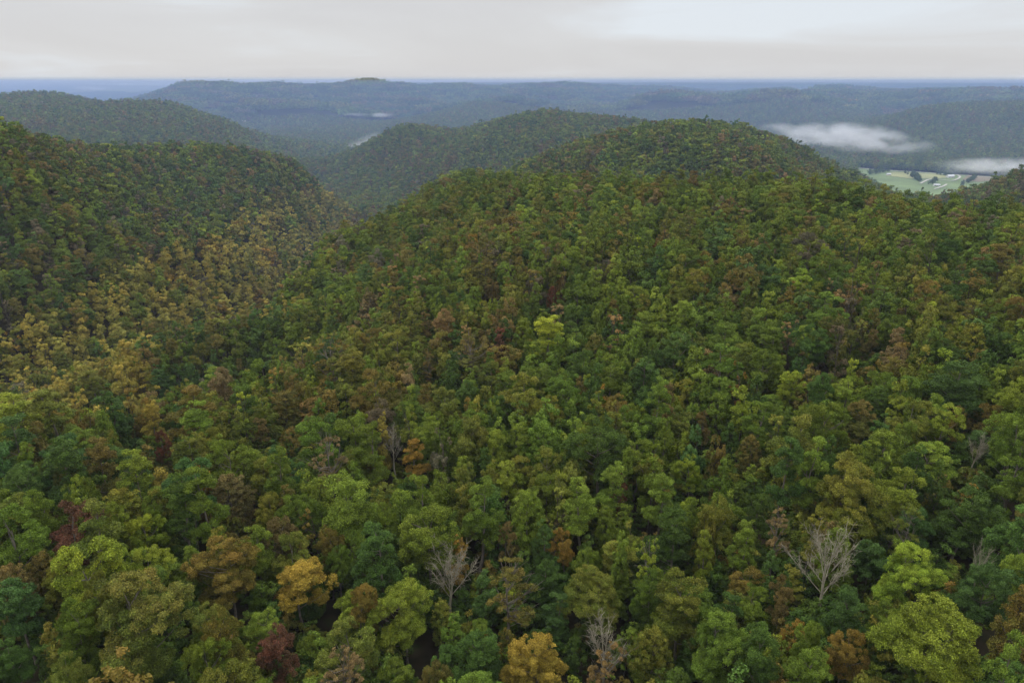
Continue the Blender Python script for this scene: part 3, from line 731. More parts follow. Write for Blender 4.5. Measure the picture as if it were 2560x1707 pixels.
# trees that stand out in the photograph: crown centre and width in photo pixels
HERO = [
 (578,1252,128,'dome','rust','dense rust-brown dome-shaped tree, the roundest crown on the slope','rust dome tree'),
 (750,1463,165,'spread','gold','yellow-orange layered tree above the dark red tree','yellow-orange layered tree'),
 (364,1340,104,'spread','lemon','small bright yellow-green tree left of the rust dome tree','small bright yellow-green tree'),
 (689,1640,128,'round','red','dark red tree at the bottom edge, below the yellow-orange layered tree','dark red tree'),
 (325,1560,310,'wide','tips','wide orange-tipped green tree in the bottom left corner area','wide orange-tipped tree'),
 (566,1432,214,'wide','brown','big brownish olive tree below the rust dome tree','big brownish olive tree'),
 (870,1625,150,'round','olive','olive-tan rounded tree at the bottom, right of the dark red tree','olive-tan bottom tree'),
 (46,1520,150,'round','blue','bluish-green tree at the left edge, above the bottom corner','bluish-green left-edge tree'),
 (42,1655,125,'spread','deep','dark green tree filling the bottom left corner','bottom left corner tree'),
 (870,1262,178,'round','light','broad bright green tree with a full crown, right of the rust dome tree','broad bright green tree'),
 (830,1166,112,'thin','tan','tan thinning tree with fine upright twigs','tan twiggy tree'),
 (408,1118,48,'round','red','tiny dark red crown among green trees on the left','tiny dark red crown'),
 (857,1690,118,'thin','tan','tan thinning treetop at the very bottom edge','tan bottom treetop'),
 (1118,1432,136,'bare0','bare','leafless pale grey tree with a fan of upright limbs','leafless fan tree'),
 (1150,1392,62,'tall','amber','amber tuft of a tree right behind the leafless fan tree','amber tuft'),
 (1194,1285,128,'tall','green','tall pointed green tree with dark trunk, upper right of the leafless fan tree','tall pointed centre tree'),
 (1370,1356,62,'tall','blue','slim bluish-green column-shaped tree near the middle of the lower slope','slim bluish-green column'),
 (1343,1655,205,'wide','gold','large golden-yellow tree with bare inner limbs at the bottom centre','large golden-yellow tree'),
 (1010,1530,205,'wide','light','large bright green many-topped tree below the leafless fan tree','large bright green many-topped tree'),
 (950,1394,130,'tall','deep','dark green pointed tree left of the leafless fan tree','dark green pointed tree'),
 (1267,1360,64,'round','rust','small rust-orange tree left of the slim bluish-green column','small rust-orange tree'),
 (1278,1474,140,'thin','brown','brownish tree with pale twigs showing, right of the leafless fan tree','brownish pale-twigged tree'),
 (1489,1490,192,'wide','olive','fluffy pale olive tree with a pale trunk showing through','fluffy pale olive tree'),
 (1202,1630,140,'round','deep','dark green bushy tree left of the large golden-yellow tree','dark green bushy tree'),
 (1634,1640,116,'dome','olive','rounded olive tree at the bottom, two crowns right of the golden-yellow tree','rounded olive bottom tree'),
 (1525,1631,135,'bare2','bare','leafless pale tree with slanting branches right of the large golden-yellow tree','leafless slanting tree'),
 (1500,1660,100,'thin','tan','tan thin-leaved tree just in front of the leafless slanting tree','tan thin-leaved bottom tree'),
 (1041,1149,68,'tall','amber','amber-orange tree beside the small leafless tree on the mid slope','amber-orange mid-slope tree'),
 (984,1120,78,'bare2','bare','small leafless grey tree left of the amber-orange tree','small leafless mid-slope tree'),
 (1458,1268,112,'tall','light','light green pointed tree right of the tall pointed centre tree','light green pointed tree'),
 (1510,1210,86,'tall','light','tall light green tree standing behind the light green pointed tree','tall light green tree behind'),
 (1550,1234,48,'thin','red','small reddish thin tree with visible limbs on the mid slope','small reddish thin tree'),
 (1653,1249,94,'tall','green','mid-green pointed tree right of the small reddish thin tree','mid-green pointed tree'),
 (1412,1371,72,'round','amber','orange-tan tree just right of the slim bluish-green column','orange-tan tree'),
 (2081,1405,185,'bare1','bare','big leafless pale tree with wide branching crown on the lower right slope','big leafless tree'),
 (2272,1440,195,'wide','lemon','bright yellow-green tree right of the big leafless tree','bright yellow-green tree'),
 (2460,1482,180,'wide','blue','large bluish-green round tree near the lower right edge','large bluish-green round tree'),
 (2330,1605,300,'wide','light','very wide fresh green tree in the bottom right','very wide fresh green tree'),
 (2104,1631,112,'round','amber','orange-tan tree at the bottom, left of the very wide fresh green tree','orange-tan bottom tree'),
 (1794,1612,200,'wide','green','large mid-green tree at the bottom, right of the rounded olive tree','large mid-green bottom tree'),
 (2012,1678,124,'round','light','light yellow-green treetop at the bottom edge below the big leafless tree','light bottom-edge treetop'),
 (2112,1233,240,'wide','olive','large grey-olive spreading tree above the big leafless tree','large grey-olive spreading tree'),
 (2406,1291,205,'wide','deep','large dark green spreading tree on the right, above the bright yellow-green tree','large dark green spreading tree'),
 (1859,1360,68,'tall','light','slim pointed light green tree left of the big leafless tree','slim pointed light green tree'),
 (1767,1378,60,'tall','light','shorter slim pointed tree left of the slim pointed light green tree','shorter slim pointed tree'),
 (2027,1345,82,'tall','olive','pointed olive tree just behind the big leafless tree on its left','pointed olive tree'),
 (1955,1510,78,'round','rust','rust-coloured small tree lower left of the big leafless tree','rust-coloured small tree'),
 (2437,1141,54,'bare3','bare','slender leafless snag high on the right','slender leafless snag'),
 (2456,1410,64,'bare2','bare','leafless twigs of a small dead tree behind the bluish-green round tree','small dead right tree'),
 (2260,1337,86,'thin','olive','sparse olive tree beside a dark gap, behind the bright yellow-green tree','sparse olive tree'),
 (1880,1142,72,'dome','brown','brown dome-shaped tree on the right mid slope','brown domed mid-slope tree'),
 (1951,1184,112,'tall','deep','dark green tree between the brown domed tree and the grey-olive spreading tree','dark green mid-slope tree'),
 (1733,1180,68,'round','lemon','yellow-topped green tree on the mid slope left of the brown domed tree','yellow-topped mid-slope tree'),
 (1943,1333,82,'thin','tan','tan thin-leaved tree behind the slim pointed light green tree','tan thin-leaved slope tree'),
 (1981,975,92,'round','lemon','yellow-crowned tree high on the right slope','yellow-crowned slope tree'),
 (2157,1052,92,'round','brown','orange-brown round tree right of the yellow-crowned slope tree','orange-brown slope tree'),
 (1763,1071,52,'round','rust','small red-orange tree on the slope left of the yellow-crowned tree','small red-orange slope tree'),
 (2180,865,42,'round','rust','tiny rust-red tree high on the green right slope','tiny rust-red tree'),
 (2471,1052,72,'round','brown','tan-brown tree near the right edge above the slender snag','tan-brown right-edge tree'),
 (1378,748,30,'dome','red','small dark red dome of a tree alone on the green upper slope','lone dark red dome'),
 (1233,725,46,'round','rust','red-brown tree on the upper slope left of the dark red dome','red-brown upper-slope tree'),
 (1072,815,46,'tall','rust','orange-brown upright tree on the upper slope','orange-brown upright tree'),
 (1072,922,46,'thin','rust','pinkish-brown thin tree below the orange-brown upright tree','pinkish-brown thin tree'),
 (377,1048,62,'tall','gold','small golden tree on the left brow above the dark valley edge','small golden brow tree'),
 (716,1025,88,'dome','brown','brown dome-shaped tree left of centre on the slope','brown slope dome'),
 (654,1082,54,'round','rust','rust-orange tree left of and below the brown slope dome','rust-orange tree'),
 (2130,437,52,'round','deep','dark tree standing proud of the hill crest beside the valley fields','dark crest tree'),
]

def near_pick(kind, r):
    if kind.startswith('bare') and len(kind) == 5:
        return NEAR_OF['bare'][int(kind[4])]
    L = NEAR_OF[kind]
    return L[r.randint(len(L))]

trees = []                          # x, y, z, near-prototype, sx, sz, rot, colour, hero index
hr = np.random.RandomState(5)
for hi, (u, v, w, kind, colr, lab, short) in enumerate(HERO):
    k = near_pick(kind, hr); T = NEAR[k]
    sz = 1.0
    for _ in range(4):
        x, y, z = hit(u, v, T['ctr'] * sz)
        f = project(x, y, z + T['ctr'] * sz)[2]
        sx = w * float(f) / FPX / (2 * (T['R'] + 0.5))
        sz = float(np.clip(sx, 0.72, 1.22))
    trees.append(dict(x=x, y=y, z=z, k=k, sx=sx, sz=sz, rot=hr.uniform(0, 6.28), c=colr, hero=hi))

# the other trees of the near slope: random darts, each crown with room of its own
def zone_colour(x, y, z, r):
    d = math.hypot(x, y)
    n1 = float(fbm(np.array([x / 80 + 2.3]), np.array([y / 80 + 7.7]), 2)[0])
    u = float(project(np.array([x]), np.array([y]), np.array([z + 12.0]))[0][0])
    w = dict(green=6, light=3.2, deep=2.2, blue=0.7, olive=4.2, brown=2.2, rust=0.5, tips=0.5, lemon=0.4, gold=0.04, amber=0.2, red=0.03, tan=0.4, grey=0.35)
    if u > 1300 and 130 < d < 520:              # the right-hand slope is greener
        w.update(green=8, light=4, rust=0.2, brown=1.0, olive=2.8, amber=0.1, deep=2.6)
    if 500 < u < 1350 and 150 < d < 520:        # more turning oaks on the left flank
        w.update(brown=2.9, rust=0.6, olive=5.4, tips=0.6, tan=0.9, light=2.4)
    if n1 > 0.6:
        for q in ('brown', 'rust', 'tips', 'olive', 'tan'):
            w[q] *= 2.6 if u < 1300 else 1.6
    if n1 < 0.42:
        for q in ('brown', 'rust', 'tips', 'tan', 'amber'):
            w[q] *= 0.3
    if u < 940 - 0.35 * max(0.0, d - 620) and z < 31 + 36 * n1 and 215 < d < 1150:                     # tulip poplars yellowing along the left valley bottom
        w = dict(poplar=12, olive=4, amber=0.8, light=1.8, deep=0.9, brown=1.0, grey=0.4)
    elif u < 900 and 330 < d < 900:             # the hill on the left: darker, cooler, with greyish oaks
        w = dict(green=5, deep=3.2, blue=2.2, olive=2.8, lemon=0.9, light=2.4, brown=2.0, grey=2.4, rust=0.3, tan=0.8)
    if 400 < u < 740 and 228 < d < 330:         # dark green crest of the low spur
        w = dict(deep=5, green=4, blue=2.5, olive=2, brown=0.8, grey=0.8)
    ks = list(w); p = np.array([w[q] for q in ks], float)
    return ks[r.choice(len(ks), p=p / p.sum())]

def zone_kind(c, z, x, r):
    if c in ('poplar',):
        return r.choice(['tall', 'round'], p=[0.6, 0.4])
    if c in ('light', 'green', 'deep', 'blue'):
        return r.choice(['round', 'tall', 'spread', 'dome'], p=[0.56, 0.20, 0.18, 0.06])
    if c in ('tan', 'grey', 'red'):
        return r.choice(['thin', 'round'], p=[0.6, 0.4])
    return r.choice(['round', 'tall', 'spread', 'dome', 'thin'], p=[0.44, 0.16, 0.20, 0.08, 0.12])

cell = 12.0
gridh = {}
def add_grid(x, y, rad):
    gridh.setdefault((int(x // cell), int(y // cell)), []).append((x, y, rad))
def clash(x, y, rad, f):
    cx, cy_ = int(x // cell), int(y // cell)
    for a in (-1, 0, 1):
        for b in (-1, 0, 1):
            for (px, py, pr) in gridh.get((cx + a, cy_ + b), ()):
                if (px - x) ** 2 + (py - y) ** 2 < ((pr + rad) * f) ** 2:
                    return True
    return False
for t in trees:
    add_grid(t['x'], t['y'], NEAR[t['k']]['R'] * t['sx'])
HX = [(t, *[float(q) for q in project(t['x'], t['y'], t['z'] + NEAR[t['k']]['ctr'] * t['sz'])]) for t in trees]

def in_the_way(x, y, z, T, s, sz):   # would hide one of the standing-out trees
    u, v, f = [float(q) for q in project(x, y, z + T['H'] * sz)]
    hw = T['R'] * s * FPX / f
    for t, hu, hv, hf in HX:
        w = HERO[t['hero']][2]
        if f < hf - 1.0 and abs(u - hu) < hw * 0.8 + w * 0.30 and v < hv + w * 0.30:
            return True
    return False

NEAR_R = 300.0
ar = np.random.RandomState(11)
cands = []
tries = 0
while tries < 60000:
    tries += 1
    d = math.sqrt(ar.uniform(30 ** 2, NEAR_R ** 2)); a = math.radians(ar.uniform(-44, 44))
    x, y = d * math.sin(a), d * math.cos(a)
    rad = ar.choice([2.5, 3.2, 3.9, 4.6, 5.3], p=[0.18, 0.28, 0.30, 0.17, 0.07])
    if tries > 30000:
        rad = ar.uniform(2.0, 2.9)
    if clash(x, y, rad, 0.76):
        continue
    cands.append((x, y, rad)); add_grid(x, y, rad)
cz_ = gz(np.array([c[0] for c in cands]), np.array([c[1] for c in cands]))
auto = []
for (x, y, rad), z in zip(cands, cz_):
    c = zone_colour(x, y, z, ar); kind = zone_kind(c, z, x, ar)
    if ar.rand() < 0.0008:
        kind, c = 'bare%d' % ar.randint(4), 'bare'
    k = near_pick(kind, ar); T = NEAR[k]
    sx = rad * 1.10 / (T['R'] if not kind.startswith('bare') else 5.0)
    sz = float(np.clip(0.55 + 0.5 * sx, 0.62, 1.15)) * ar.uniform(0.88, 1.12)
    if kind == 'tall':
        sz = min(sz, 1.0)
    if in_the_way(x, y, z, T, sx, sz):
        sz *= 0.62; sx *= 0.75
        if in_the_way(x, y, z, T, sx, sz):
            sz *= 0.62; sx *= 0.72
            if in_the_way(x, y, z, T, sx, sz) and ar.rand() < 0.5:
                continue
    u, v, f = [float(q) for q in project(x, y, z + T['ctr'] * sz)]
    auto.append(dict(x=x, y=y, z=float(z), k=k, sx=sx, sz=sz, rot=ar.uniform(0, 6.28), c=c, hero=-1, u=u, v=v, size=T['R'] * sx * FPX / f))
for t in trees:
    T = NEAR[t['k']]; u, v, f = [float(q) for q in project(t['x'], t['y'], t['z'] + T['ctr'] * t['sz'])]
    t['u'], t['v'], t['size'] = u, v, T['R'] * t['sx'] * FPX / f
# the largest in view become trees of their own, the rest belong to the woods
seen = [t for t in auto if -t['size'] * 0.5 < t['u'] < 2560 + t['size'] * 0.5 and -50 < t['v'] < 1707 + t['size'] * 0.8]
seen.sort(key=lambda t: -t['size'])
own = seen[:300 - len(trees)]
own_id = {id(t) for t in own}
rest = [t for t in auto if id(t) not in own_id]

# labels: by look, then by the nearest tree that stands out
def direction(t, h):
    du, dv = t['u'] - h['u'], t['v'] - h['v']
    if abs(du) > 1.3 * abs(dv):
        return 'right of' if du > 0 else 'left of'
    if abs(dv) > 1.6 * abs(du):
        return 'below' if dv > 0 else 'above'
    return ('lower ' if dv > 0 else 'upper ') + ('right of' if du > 0 else 'left of')
groups = {}
for t in own:
    h = min(trees, key=lambda q: (q['u'] - t['u']) ** 2 + (q['v'] - t['v']) ** 2)
    key = (WORD[t['c']], FORM[NEAR[t['k']]['kind']], direction(t, h), HERO[h['hero']][6])
    groups.setdefault(key, []).append((math.hypot(h['u'] - t['u'], h['v'] - t['v']), t))
ORD = ['', 'second ', 'third ', 'fourth ', 'fifth ', 'sixth ', 'seventh ', 'eighth ']
for (cw, fw, dr, sh), L in groups.items():
    L.sort(key=lambda q: q[0])
    for n, (_, t) in enumerate(L):
        t['label'] = f"{ORD[n]}{cw} {fw} tree {dr} the {sh}" if n else (f"{cw} {fw} tree {dr} the {sh}" if len(L) == 1 else f"first {cw} {fw} tree {dr} the {sh}")

def plant(t):
    T = NEAR[t['k']]
    bare = T['kind'] == 'bare'
    name = 'leafless_tree' if bare else 'broadleaf_tree'
    e = bpy.data.objects.new(name, None); COL.objects.link(e)
    e.empty_display_size = 1.0
    e.location = (t['x'], t['y'], t['z']); e.rotation_euler = (ar.uniform(-0.06, 0.06), ar.uniform(-0.06, 0.06), t['rot'])
    an = ar.uniform(0.88, 1.14); e.scale = (t['sx'] * an, t['sx'] / an, t['sz'])
    e['label'] = HERO[t['hero']][5] if t['hero'] >= 0 else t['label']
    e['category'] = 'dead tree' if bare else 'tree'
    e['group'] = 'trees of the near hillside'
    o = bpy.data.objects.new('trunk', T['trunk']); COL.objects.link(o); o.parent = e
    if bare:
        for m in T['limbs']:
            q = bpy.data.objects.new('limb', m); COL.objects.link(q); q.parent = e
    else:
        q = bpy.data.objects.new('crown', T['crown']); COL.objects.link(q); q.parent = e
        t1, t2 = jitter(t['c'], ar, 0.06 if t['hero'] >= 0 else 0.20)
        q['tint'] = t1; q['tint2'] = t2
for t in trees + own:
    plant(t)

# ---------------------------------------------------------------- the rest of the woods: one mass
# what the camera (or one a little to the side) can see of the land
_top = _GZ[:, :len(_front)] + 24.0
_el = (_top - CAM_Z) / _rad[:, None]
_blk = np.maximum.accumulate((_GZ[:, :len(_front)] + 6.0 - CAM_Z) / _rad[:, None], axis=0)
_blk = np.vstack([np.full((1, len(_front)), -9.0), _blk[:-1]])
_vis = _el > _blk - 9.0 / _rad[:, None]
_vis[:, 1:] |= _vis[:, :-1]; _vis[:, :-1] |= _vis[:, 1:]
def visible(x, y):
    r = np.hypot(x, y); a = np.arctan2(x, y)
    i = np.clip(np.searchsorted(_rad, r), 0, len(_rad) - 1)
    j = np.clip(np.round((a - _front[0]) / (_front[1] - _front[0])).astype(int), 0, len(_front) - 1)
    return _vis[i, j] & (np.abs(a) < math.radians(43))

F = dict(pos=[], proto=[], rot=[], scl=[], t1=[], t2=[])
fr = np.random.RandomState(77)
def forest_add(x, y, z, level, kind, sx, sz, c, tilt=None, amt=0.22):
    opts = PIDX.get((level, kind)) or PIDX.get((level, 'round'))
    p = opts[fr.randint(len(opts))]
    F['pos'].append((x, y, z)); F['proto'].append(p[0])
    F['rot'].append((fr.uniform(-0.07, 0.07), fr.uniform(-0.07, 0.07), fr.uniform(0, 6.28)))
    an = fr.uniform(0.84, 1.19); F['scl'].append((sx * an, sx / an, sz))
    a, b = jitter(c, fr, amt); F['t1'].append(a); F['t2'].append(b)
for t in rest:
    kd = NEAR[t['k']]['kind']
    forest_add(t['x'], t['y'], t['z'], 'mid', 'thin' if kd == 'bare' else kd, t['sx'], t['sz'], 'grey' if kd == 'bare' else t['c'])

def clear_of(x, y):
    m = np.zeros(x.shape, bool)
    for poly in CLEAR:
        m |= inside(poly, x, y)
    return ~m
def rows(r0, r1, step):
    n = int(r1 // step) + 1
    X, Y = np.meshgrid(np.arange(-n, n + 1) * step, np.arange(0, n + 1) * step)
    X = X + (np.arange(X.shape[0]) % 2)[:, None] * step * 0.5
    X = X.ravel() + fr.uniform(-0.42, 0.42, X.size) * step; Y = Y.ravel() * 0.93 + fr.uniform(-0.42, 0.42, Y.size) * step
    d = np.hypot(X, Y); k = (d >= r0) & (d < r1); X, Y = X[k], Y[k]
    k = visible(X, Y); X, Y = X[k], Y[k]
    k = clear_of(X, Y); X, Y = X[k], Y[k]
    return X, Y, gz(X, Y)
for r0, r1, step, level in ((NEAR_R, 520, 7.0, 'mid'), (520, 1300, 6.7, 'far'), (1300, 2700, 7.6, 'speck')):
    X, Y, Z = rows(r0, r1, step)
    for x, y, z in zip(X, Y, Z):
        c = zone_colour(x, y, z, fr); kind = zone_kind(c, z, x, fr)
        if level != 'mid' and c != 'poplar' and kind == 'tall' and fr.rand() < 0.8:
            kind = 'round'
        s = fr.uniform(0.68, 1.14) * (1.1 if level == 'speck' else 1.0)
        if c == 'poplar':
            s *= 0.92
        sz = float(np.clip(0.48 + 0.5 * s, 0.6, 1.1)) * (fr.uniform(0.82, 1.14) if level == 'mid' else fr.uniform(0.90, 1.08))
        if fr.rand() < 0.02:
            sz *= 1.15
        forest_add(x, y, z, level, kind, s, sz, c)
X, Y, Z = rows(2700, 9500, 46.0)
_k = np.ones(len(X), bool)
for _dx, _dy in ((36, 0), (-36, 0), (0, 36), (0, -36), (25, 25), (-25, -25), (25, -25), (-25, 25)):
    _k &= clear_of(X + _dx, Y + _dy)
X, Y, Z = X[_k], Y[_k], Z[_k]
for x, y, z in zip(X, Y, Z):
    if z < 14 and float(vnoise(np.array([x / 210.0]), np.array([y / 260.0]))[0]) > 0.52:
        continue                                # open farmland on the low ground
    forest_add(x, y, z, 'patch', 'round', 1.0, fr.uniform(0.8, 1.1), fr.choice(['green', 'deep', 'olive', 'brown', 'blue', 'grey'], p=[.3, .25, .16, .12, .1, .07]))
# hedges and tree rows of the farmland on the right
for (u0, v0), (u1, v1), n in (((2171,438),(2221,429),16),((2262,432),(2296,452),26),((2280,440),(2300,455),20),((2325,461),(2341,456),7),((2400,466),(2440,448),14),((2345,437),(2385,442),9)):
    for k in range(n):
        f = fr.rand(); x, y, z = hit(u0 + (u1 - u0) * f + fr.uniform(-3, 3), v0 + (v1 - v0) * f + fr.uniform(-0.8, 0.8))
        s = fr.uniform(0.4, 0.75)
        forest_add(x, y, z, 'far', 'round', s, s * 0.9, 'deep')

def mass(name, label, data):
    P = np.array(data['pos'], np.float32)
    me = bpy.data.meshes.new(name); me.vertices.add(len(P)); me.vertices.foreach_set("co", P.ravel())
    a = me.attributes.new("proto", 'INT', 'POINT'); a.data.foreach_set("value", np.array(data['proto'], np.int32))
    for nm, key in (("rotv", 'rot'), ("sclv", 'scl')):
        a = me.attributes.new(nm, 'FLOAT_VECTOR', 'POINT'); a.data.foreach_set("vector", np.array(data[key], np.float32).ravel())
    for nm, key in (("tint", 't1'), ("tint2", 't2')):
        a = me.attributes.new(nm, 'FLOAT_COLOR', 'POINT'); a.data.foreach_set("color", np.array(data[key], np.float32).ravel())
    o = put(name, me, kind="stuff", label=label)
    md = o.modifiers.new("plant", 'NODES')
    g = bpy.data.node_groups.new(name + "_nodes", 'GeometryNodeTree')
    g.interface.new_socket(name="Geometry", in_out='INPUT', socket_type='NodeSocketGeometry')
    g.interface.new_socket(name="Geometry", in_out='OUTPUT', socket_type='NodeSocketGeometry')
    N, Lk = g.nodes, g.links
    gi, go = N.new("NodeGroupInput"), N.new("NodeGroupOutput")
    ip = N.new("GeometryNodeInstanceOnPoints"); ip.inputs["Pick Instance"].default_value = True
    ci = N.new("GeometryNodeCollectionInfo"); ci.inputs["Collection"].default_value = PROTO
    ci.inputs["Separate Children"].default_value = True; ci.inputs["Reset Children"].default_value = True
    def named(nm, dt):
        q = N.new("GeometryNodeInputNamedAttribute"); q.data_type = dt; q.inputs["Name"].default_value = nm; return q.outputs["Attribute"]
    er = N.new("FunctionNodeEulerToRotation")
    Lk.new(gi.outputs[0], ip.inputs["Points"]); Lk.new(ci.outputs[0], ip.inputs["Instance"])
    Lk.new(named("proto", 'INT'), ip.inputs["Instance Index"])
    Lk.new(named("rotv", 'FLOAT_VECTOR'), er.inputs[0]); Lk.new(er.outputs[0], ip.inputs["Rotation"])
    Lk.new(named("sclv", 'FLOAT_VECTOR'), ip.inputs["Scale"])
    Lk.new(ip.outputs[0], go.inputs[0])
    md.node_group = g
    return o
mass("forest", "unbroken autumn-tinged woods covering the hills beyond the near trees", F)
print("forest", len(F['pos']), "own", len(own), "auto", len(auto), "heroes", len(trees))

# low growth in the gaps under the near trees
U = dict(pos=[], proto=[], rot=[], scl=[], t1=[], t2=[])
F_keep = F; F = U
ur = np.random.RandomState(9)
for _ in range(2400):
    d = math.sqrt(ur.uniform(30 ** 2, 230 ** 2)); a = math.radians(ur.uniform(-43, 43))
    x, y = d * math.sin(a), d * math.cos(a)
    s = ur.uniform(0.32, 0.55)
    forest_add(x, y, float(gz(x, y)) - 2.0, 'mid', 'round', s * 1.1, s, ur.choice(['green', 'deep', 'olive', 'brown'], p=[.25, .5, .15, .1]))
mass("undergrowth", "low saplings and shrubs filling the gaps under the near trees", U)
F = F_keep

# ---------------------------------------------------------------- farm buildings
M_WHITE = simple_mat("white_boards", (0.78, 0.77, 0.74), 0.7, 0.06, 0.5)
M_ROOF = simple_mat("pale_metal_roof", (0.62, 0.63, 0.64), 0.5, 0.08, 0.4)
M_GLASS = simple_mat("dark_pane", (0.03, 0.035, 0.04), 0.2, 0.1, 1.0)
M_DOOR = simple_mat("door_paint", (0.22, 0.10, 0.07), 0.6, 0.1, 1.0)
def box(x0, x1, y0, y1, z0, z1):
    V = [(x, y, z) for z in (z0, z1) for y in (y0, y1) for x in (x0, x1)]
    return np.array(V), np.array([(0, 2, 3, 1), (4, 5, 7, 6), (0, 1, 5, 4), (2, 6, 7, 3), (0, 4, 6, 2), (1, 3, 7, 5)])
def building(u, v, L, W, h, rise, rot, label, cat='house', nwin=4):
    x, y, z = hit(u, v)
    e = bpy.data.objects.new('farmhouse' if cat == 'house' else 'barn', None); COL.objects.link(e)
    e.location = (x, y, z); e.rotation_euler = (0, 0, rot); e['label'] = label; e['category'] = cat
    a, b = L / 2, W / 2
    V = np.array([(-a, -b, -2), (a, -b, -2), (a, b, -2), (-a, b, -2), (-a, -b, h), (a, -b, h), (a, b, h), (-a, b, h), (-a, 0, h + rise), (a, 0, h + rise)])
    put('wall', new_mesh('wall', V, [(0, 1, 5, 4), (2, 3, 7, 6)], [M_WHITE], tris=[(1, 2, 6), (1, 6, 5), (5, 6, 9), (3, 0, 4), (3, 4, 7), (7, 4, 8)]), e)
    k = 0.5
    rv = np.array([(-a - k, -b - k, h - 0.3), (a + k, -b - k, h - 0.3), (a + k, 0, h + rise + 0.1), (-a - k, 0, h + rise + 0.1), (-a - k, b + k, h - 0.3), (a + k, b + k, h - 0.3)])
    rv = np.vstack([rv, rv + np.array([0, 0, 0.22])])
    put('roof', new_mesh('roof', rv, [(6, 7, 8, 9), (9, 8, 11, 10), (1, 0, 3, 2), (2, 3, 4, 5), (0, 1, 7, 6), (5, 4, 10, 11), (1, 2, 8, 7), (2, 5, 11, 8), (3, 0, 6, 9), (4, 3, 9, 10)], [M_ROOF]), e)
    for q in range(nwin):
        xc = -a + L * (q + 0.5) / nwin
        if q == nwin // 2:
            put('door', new_mesh('door', *box(xc - 0.6, xc + 0.6, -b - 0.06, -b + 0.05, 0, 2.1), [M_DOOR]), e)
        else:
            put('window', new_mesh('window', *box(xc - 0.6, xc + 0.6, -b - 0.05, -b + 0.05, 1.0, 2.3), [M_GLASS]), e)
building(2375, 444.5, 12, 7, 3.4, 2.2, 0.15, 'long white farmhouse on the valley floor inside the curve of the lane')
building(2341, 465.5, 9, 4.5, 2.6, 1.2, -0.1, 'low white shed at the near edge of the pasture, beside the short track', 'barn', 3)
building(2221, 438.5, 7, 4, 2.6, 1.2, 0.2, 'small white shed at the left of the pasture near the tree row', 'barn', 3)
building(698, 322, 15, 9, 5, 3, 0.1, 'bright white barn in the broad valley beyond the long left hill', 'barn', 4)
building(668, 319.5, 11, 7, 4, 2.4, -0.2, 'smaller white barn left of the bright white valley barn', 'barn', 4)
building(610, 307, 12, 7, 4, 2.5, 0.2, 'white farm building just over the shoulder of the long left hill', 'barn', 4)
building(1997, 225.5, 20, 10, 5, 3.4, 0.2, 'white farmhouse on the green hilltop pasture far right', 'house', 5)

# ---------------------------------------------------------------- fog lying in the valleys
def fog(u, v, dist, rx, ry, rz, rot, dens, label, scale=2.0, roll=0.0):
    x, y, z = pt(u, v, dist)
    m, n, l, out = mat_new("fog_bank")
    vol = n.new("ShaderNodeVolumePrincipled"); vol.inputs["Color"].default_value = (0.97, 0.97, 0.97, 1); vol.inputs["Anisotropy"].default_value = 0.0
    tc = n.new("ShaderNodeTexCoord")
    ln = n.new("ShaderNodeVectorMath"); ln.operation = 'LENGTH'; l.new(tc.outputs["Object"], ln.inputs[0])
    fall = n.new("ShaderNodeMapRange"); fall.inputs["From Min"].default_value = 1.0; fall.inputs["From Max"].default_value = 0.15
    l.new(ln.outputs["Value"], fall.inputs["Value"])
    mp = n.new("ShaderNodeMapping"); mp.inputs["Scale"].default_value = (rx / 90.0, ry / 90.0, rz / 45.0); mp.inputs["Location"].default_value = (u * 0.37, v * 0.21, 0)
    l.new(tc.outputs["Object"], mp.inputs[0])
    t = n.new("ShaderNodeTexNoise"); t.inputs["Scale"].default_value = scale; t.inputs["Detail"].default_value = 4; l.new(mp.outputs[0], t.inputs["Vector"])
    tr = n.new("ShaderNodeMapRange"); tr.inputs["From Min"].default_value = 0.41; tr.inputs["From Max"].default_value = 0.62
    l.new(t.outputs["Fac"], tr.inputs["Value"])
    mu = n.new("ShaderNodeMath"); mu.operation = 'MULTIPLY'; l.new(fall.outputs[0], mu.inputs[0]); l.new(tr.outputs[0], mu.inputs[1])
    m2 = n.new("ShaderNodeMath"); m2.operation = 'MULTIPLY'; m2.inputs[1].default_value = dens; l.new(mu.outputs[0], m2.inputs[0])
    l.new(m2.outputs[0], vol.inputs["Density"])
    l.new(vol.outputs[0], out.inputs["Volume"])
    a, b = np.meshgrid(np.arange(1, 10) / 10 * math.pi, np.arange(16) / 16 * 2 * math.pi, indexing='ij')
    V = np.stack([np.sin(a) * np.cos(b), np.sin(a) * np.sin(b), np.cos(a)], -1).reshape(-1, 3)
    V = np.vstack([V, [[0, 0, 1], [0, 0, -1]]])
    i, j = np.meshgrid(np.arange(8), np.arange(16), indexing='ij'); j2 = (j + 1) % 16
    Q = np.stack([i * 16 + j, (i + 1) * 16 + j, (i + 1) * 16 + j2, i * 16 + j2], -1).reshape(-1, 4)
    jj = np.arange(16); T = np.vstack([np.stack([np.full(16, 144), jj, (jj + 1) % 16], -1), np.stack([np.full(16, 145), 128 + (jj + 1) % 16, 128 + jj], -1)])
    o = put("fog_bank", new_mesh("fog_bank", V, Q, [m], tris=T), kind="stuff", label=label)
    o.location = (x, y, z); o.rotation_euler = (0, roll, rot); o.scale = (rx, ry, rz)
fog(2100, 343, 1800, 150, 100, 36, math.radians(-35), 0.034, "bright low fog bank filling the mouth of the side valley on the right")
fog(2190, 360, 1640, 120, 55, 22, math.radians(-30), 0.022, "thin trailing tail of fog right of the bright fog bank")
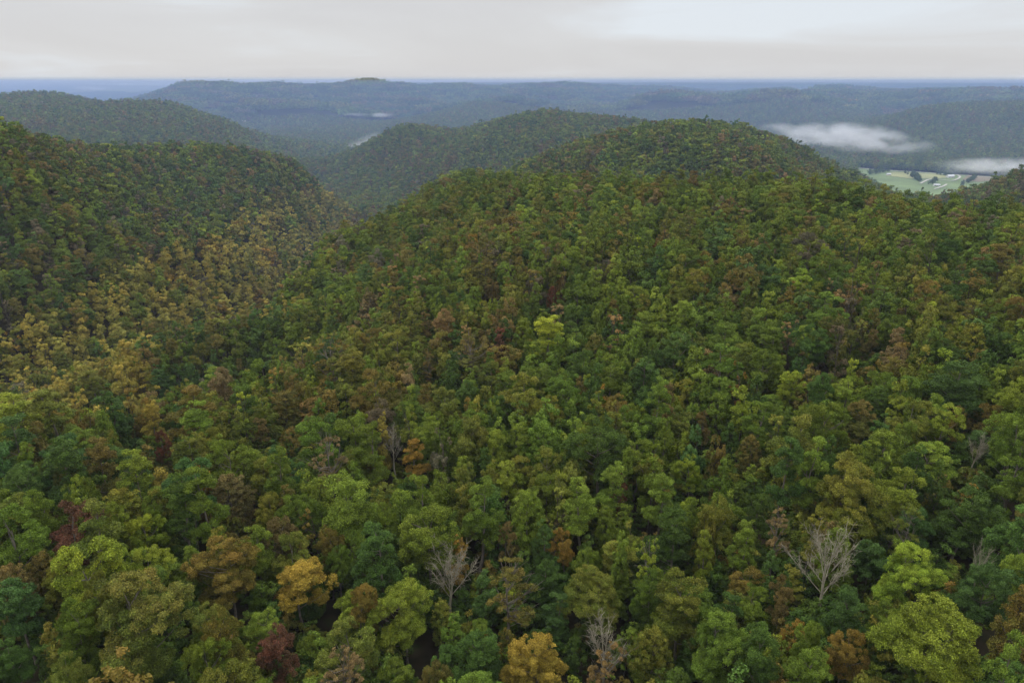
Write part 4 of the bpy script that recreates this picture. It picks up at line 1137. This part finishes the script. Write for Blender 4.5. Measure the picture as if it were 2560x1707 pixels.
fog(2030, 330, 1950, 90, 55, 18, math.radians(-30), 0.018, "soft left shoulder of fog beside the round knoll")
fog(1945, 322, 2000, 60, 40, 18, 0, 0.020, "small wisp of fog just right of the knoll top")
fog(2580, 419, 1480, 175, 75, 18, math.radians(-5), 0.034, "low fog bank over the pasture at the right edge")
fog(893, 364, 1620, 78, 60, 15, 0, 0.016, "pale streak of fog sloping down behind the left end of the middle hill", 2.0, math.radians(-24))
fog(955, 288, 2400, 52, 40, 9, 0, 0.024, "bright streak of fog low on the far ridge")
fog(890, 287, 2400, 50, 40, 7, 0, 0.014, "fainter streak of fog left of the bright far streak")
fog(230, 221, 9500, 260, 200, 26, 0, 0.008, "small far wisp of fog over the plain")
fog(350, 211, 16000, 1500, 700, 28, 0, 0.003, "long thin fog line over the distant plain", 0.4)

# ---------------------------------------------------------------- the hazy air
m, n, l, out = mat_new("haze_air")
vol = n.new("ShaderNodeVolumePrincipled")
vol.inputs["Color"].default_value = (0.66, 0.72, 0.86, 1)
vol.inputs["Density"].default_value = 9e-5
vol.inputs["Anisotropy"].default_value = 0.0
l.new(vol.outputs[0], out.inputs["Volume"])
try:
    m.cycles.homogeneous_volume = True
except Exception:
    pass
E_ = 41000.0
TOPZ = max(CAM_Z + 9.0, float(_GZ.max()) + 23.0)
print("haze top", TOPZ, "ground max", float(_GZ.max()))
put("haze", new_mesh("haze", *box(-E_, E_, -E_, E_, -9.0, TOPZ), [m]), kind="stuff", label="thin blue haze filling the air over the hills")

# second haze box, added beyond the near hill to blue the farther ridges
m, n, l, out = mat_new("far_haze_air")
vol = n.new("ShaderNodeVolumePrincipled")
vol.inputs["Color"].default_value = (0.22, 0.43, 0.93, 1)
vol.inputs["Density"].default_value = 1.6e-4
l.new(vol.outputs[0], out.inputs["Volume"])
try:
    m.cycles.homogeneous_volume = True
except Exception:
    pass
put("far_haze", new_mesh("far_haze", *box(-6000, 6000, 430, 5200, -8.0, 160.0), [m]), kind="stuff", label="faint blue haze added over the farther hills, valleys and crests alike")
